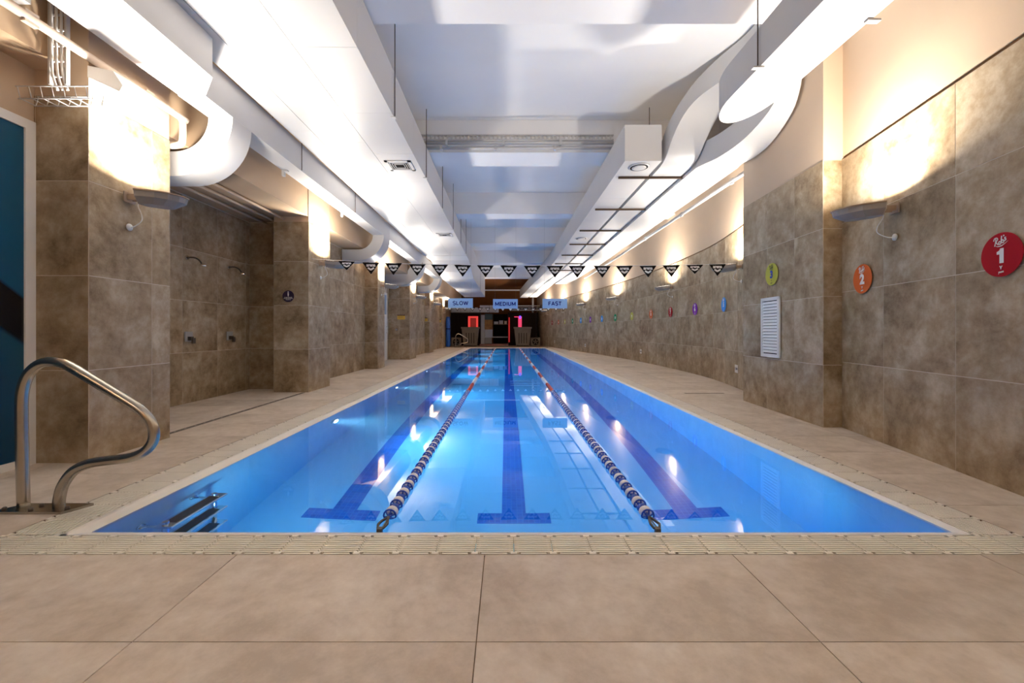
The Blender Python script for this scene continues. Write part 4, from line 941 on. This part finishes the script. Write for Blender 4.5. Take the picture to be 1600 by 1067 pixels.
obj('post', MB().box(-1.94, -1.66, 32.3, 32.5, 0.11, 2.32), M_FAS, t)
obj('upper_panel', MB().box(-1.64, -1.05, 32.38, 32.44, 1.95, 2.40), mat('dark_teal_panel', (0.02, 0.05, 0.055), 0.3), t)
obj('picture', MB().box(-1.64, -1.05, 32.38, 32.44, 1.20, 1.95), mat('orange_picture', (0.28, 0.13, 0.03), 0.5, vary=0.3, scale=5), t)
obj('lower_panel', MB().box(-1.64, -1.05, 32.38, 32.44, 0.62, 1.20), M_FAS, t)
obj('rail', MB().box(-1.66, 0.12, 32.34, 32.48, 0.58, 0.66), M_FAS, t); obj('base_panel', MB().box(-1.64, -1.1, 32.38, 32.44, 0.12, 0.58), mat('grey_base', (0.3, 0.29, 0.28), 0.5), t)
t = thing('shelf_rack', 'dark shelf rack with pale boxes in the far doorway', 'shelf', (-0.4, 32.9, 0.12))
obj('dark_opening_board', MB().box(-1.0, 0.12, 33.0, 33.05, 0.12, 2.4), M_BLACK, t); obj('shelf_board', MB().box(-1.0, 0.12, 32.75, 33.0, 1.58, 1.62), M_TUB, t); obj('shelf_board', MB().box(-1.0, 0.12, 32.75, 33.0, 0.9, 0.93), M_BLACK, t)  # black sheet stands in for the dark of the opening behind the shelf
for k, (a, b, h) in enumerate(((-0.95, -0.62, 0.2), (-0.55, -0.25, 0.28), (-0.15, 0.05, 0.24))):
    tag(obj('storage_box', MB().box(a, b, 32.78, 32.98, 1.62, 1.62+h).box(a-0.01, b+0.01, 32.77, 32.985, 1.62+h-0.03, 1.62+h), M_FAS), ('left', 'middle', 'right')[k]+' pale box on the far shelf rack', 'box', 'pale boxes on the far shelf')
t = thing('fascia_panel', 'pale grey fascia above the far left booth', 'panel', (-2.4, 31.9, 2.7))
for k in range(5): obj('board', MB().box(-4.15+0.72*k, -4.15+0.72*(k+1)-0.02, 31.85, 31.95, 2.48, 3.02 if k > 2 else 2.85), M_FAS, t)
for k in range(3):
    pipe(('top', 'middle', 'bottom')[k]+' white pipe of three above the far right booth', [(0.3, 31.9, 2.98-0.16*k), (2.58, 31.9, 2.98-0.16*k)], 0.045)
pipe('upright white pipe at the far right corner', [(2.0, 31.75, 2.455), (2.0, 31.75, 3.6)], 0.07)
t = thing('rolled_mat', 'tall blue rolled mat standing at the far left corner', 'mat', (-4.02, 29.2, 0))
obj('roll', MB().lathe([(0.13, 0.0), (0.15, 0.1), (0.15, 1.9), (0.13, 2.05), (0.05, 2.07)], (-4.02, 29.2, 0), 20, 'z'), mat('blue_foam', (0.02, 0.12, 0.55), 0.5), t)
obj('strap', MB().lathe([(0.153, 1.2), (0.153, 1.26)], (-4.02, 29.2, 0), 20, 'z'), M_BLACK, t)
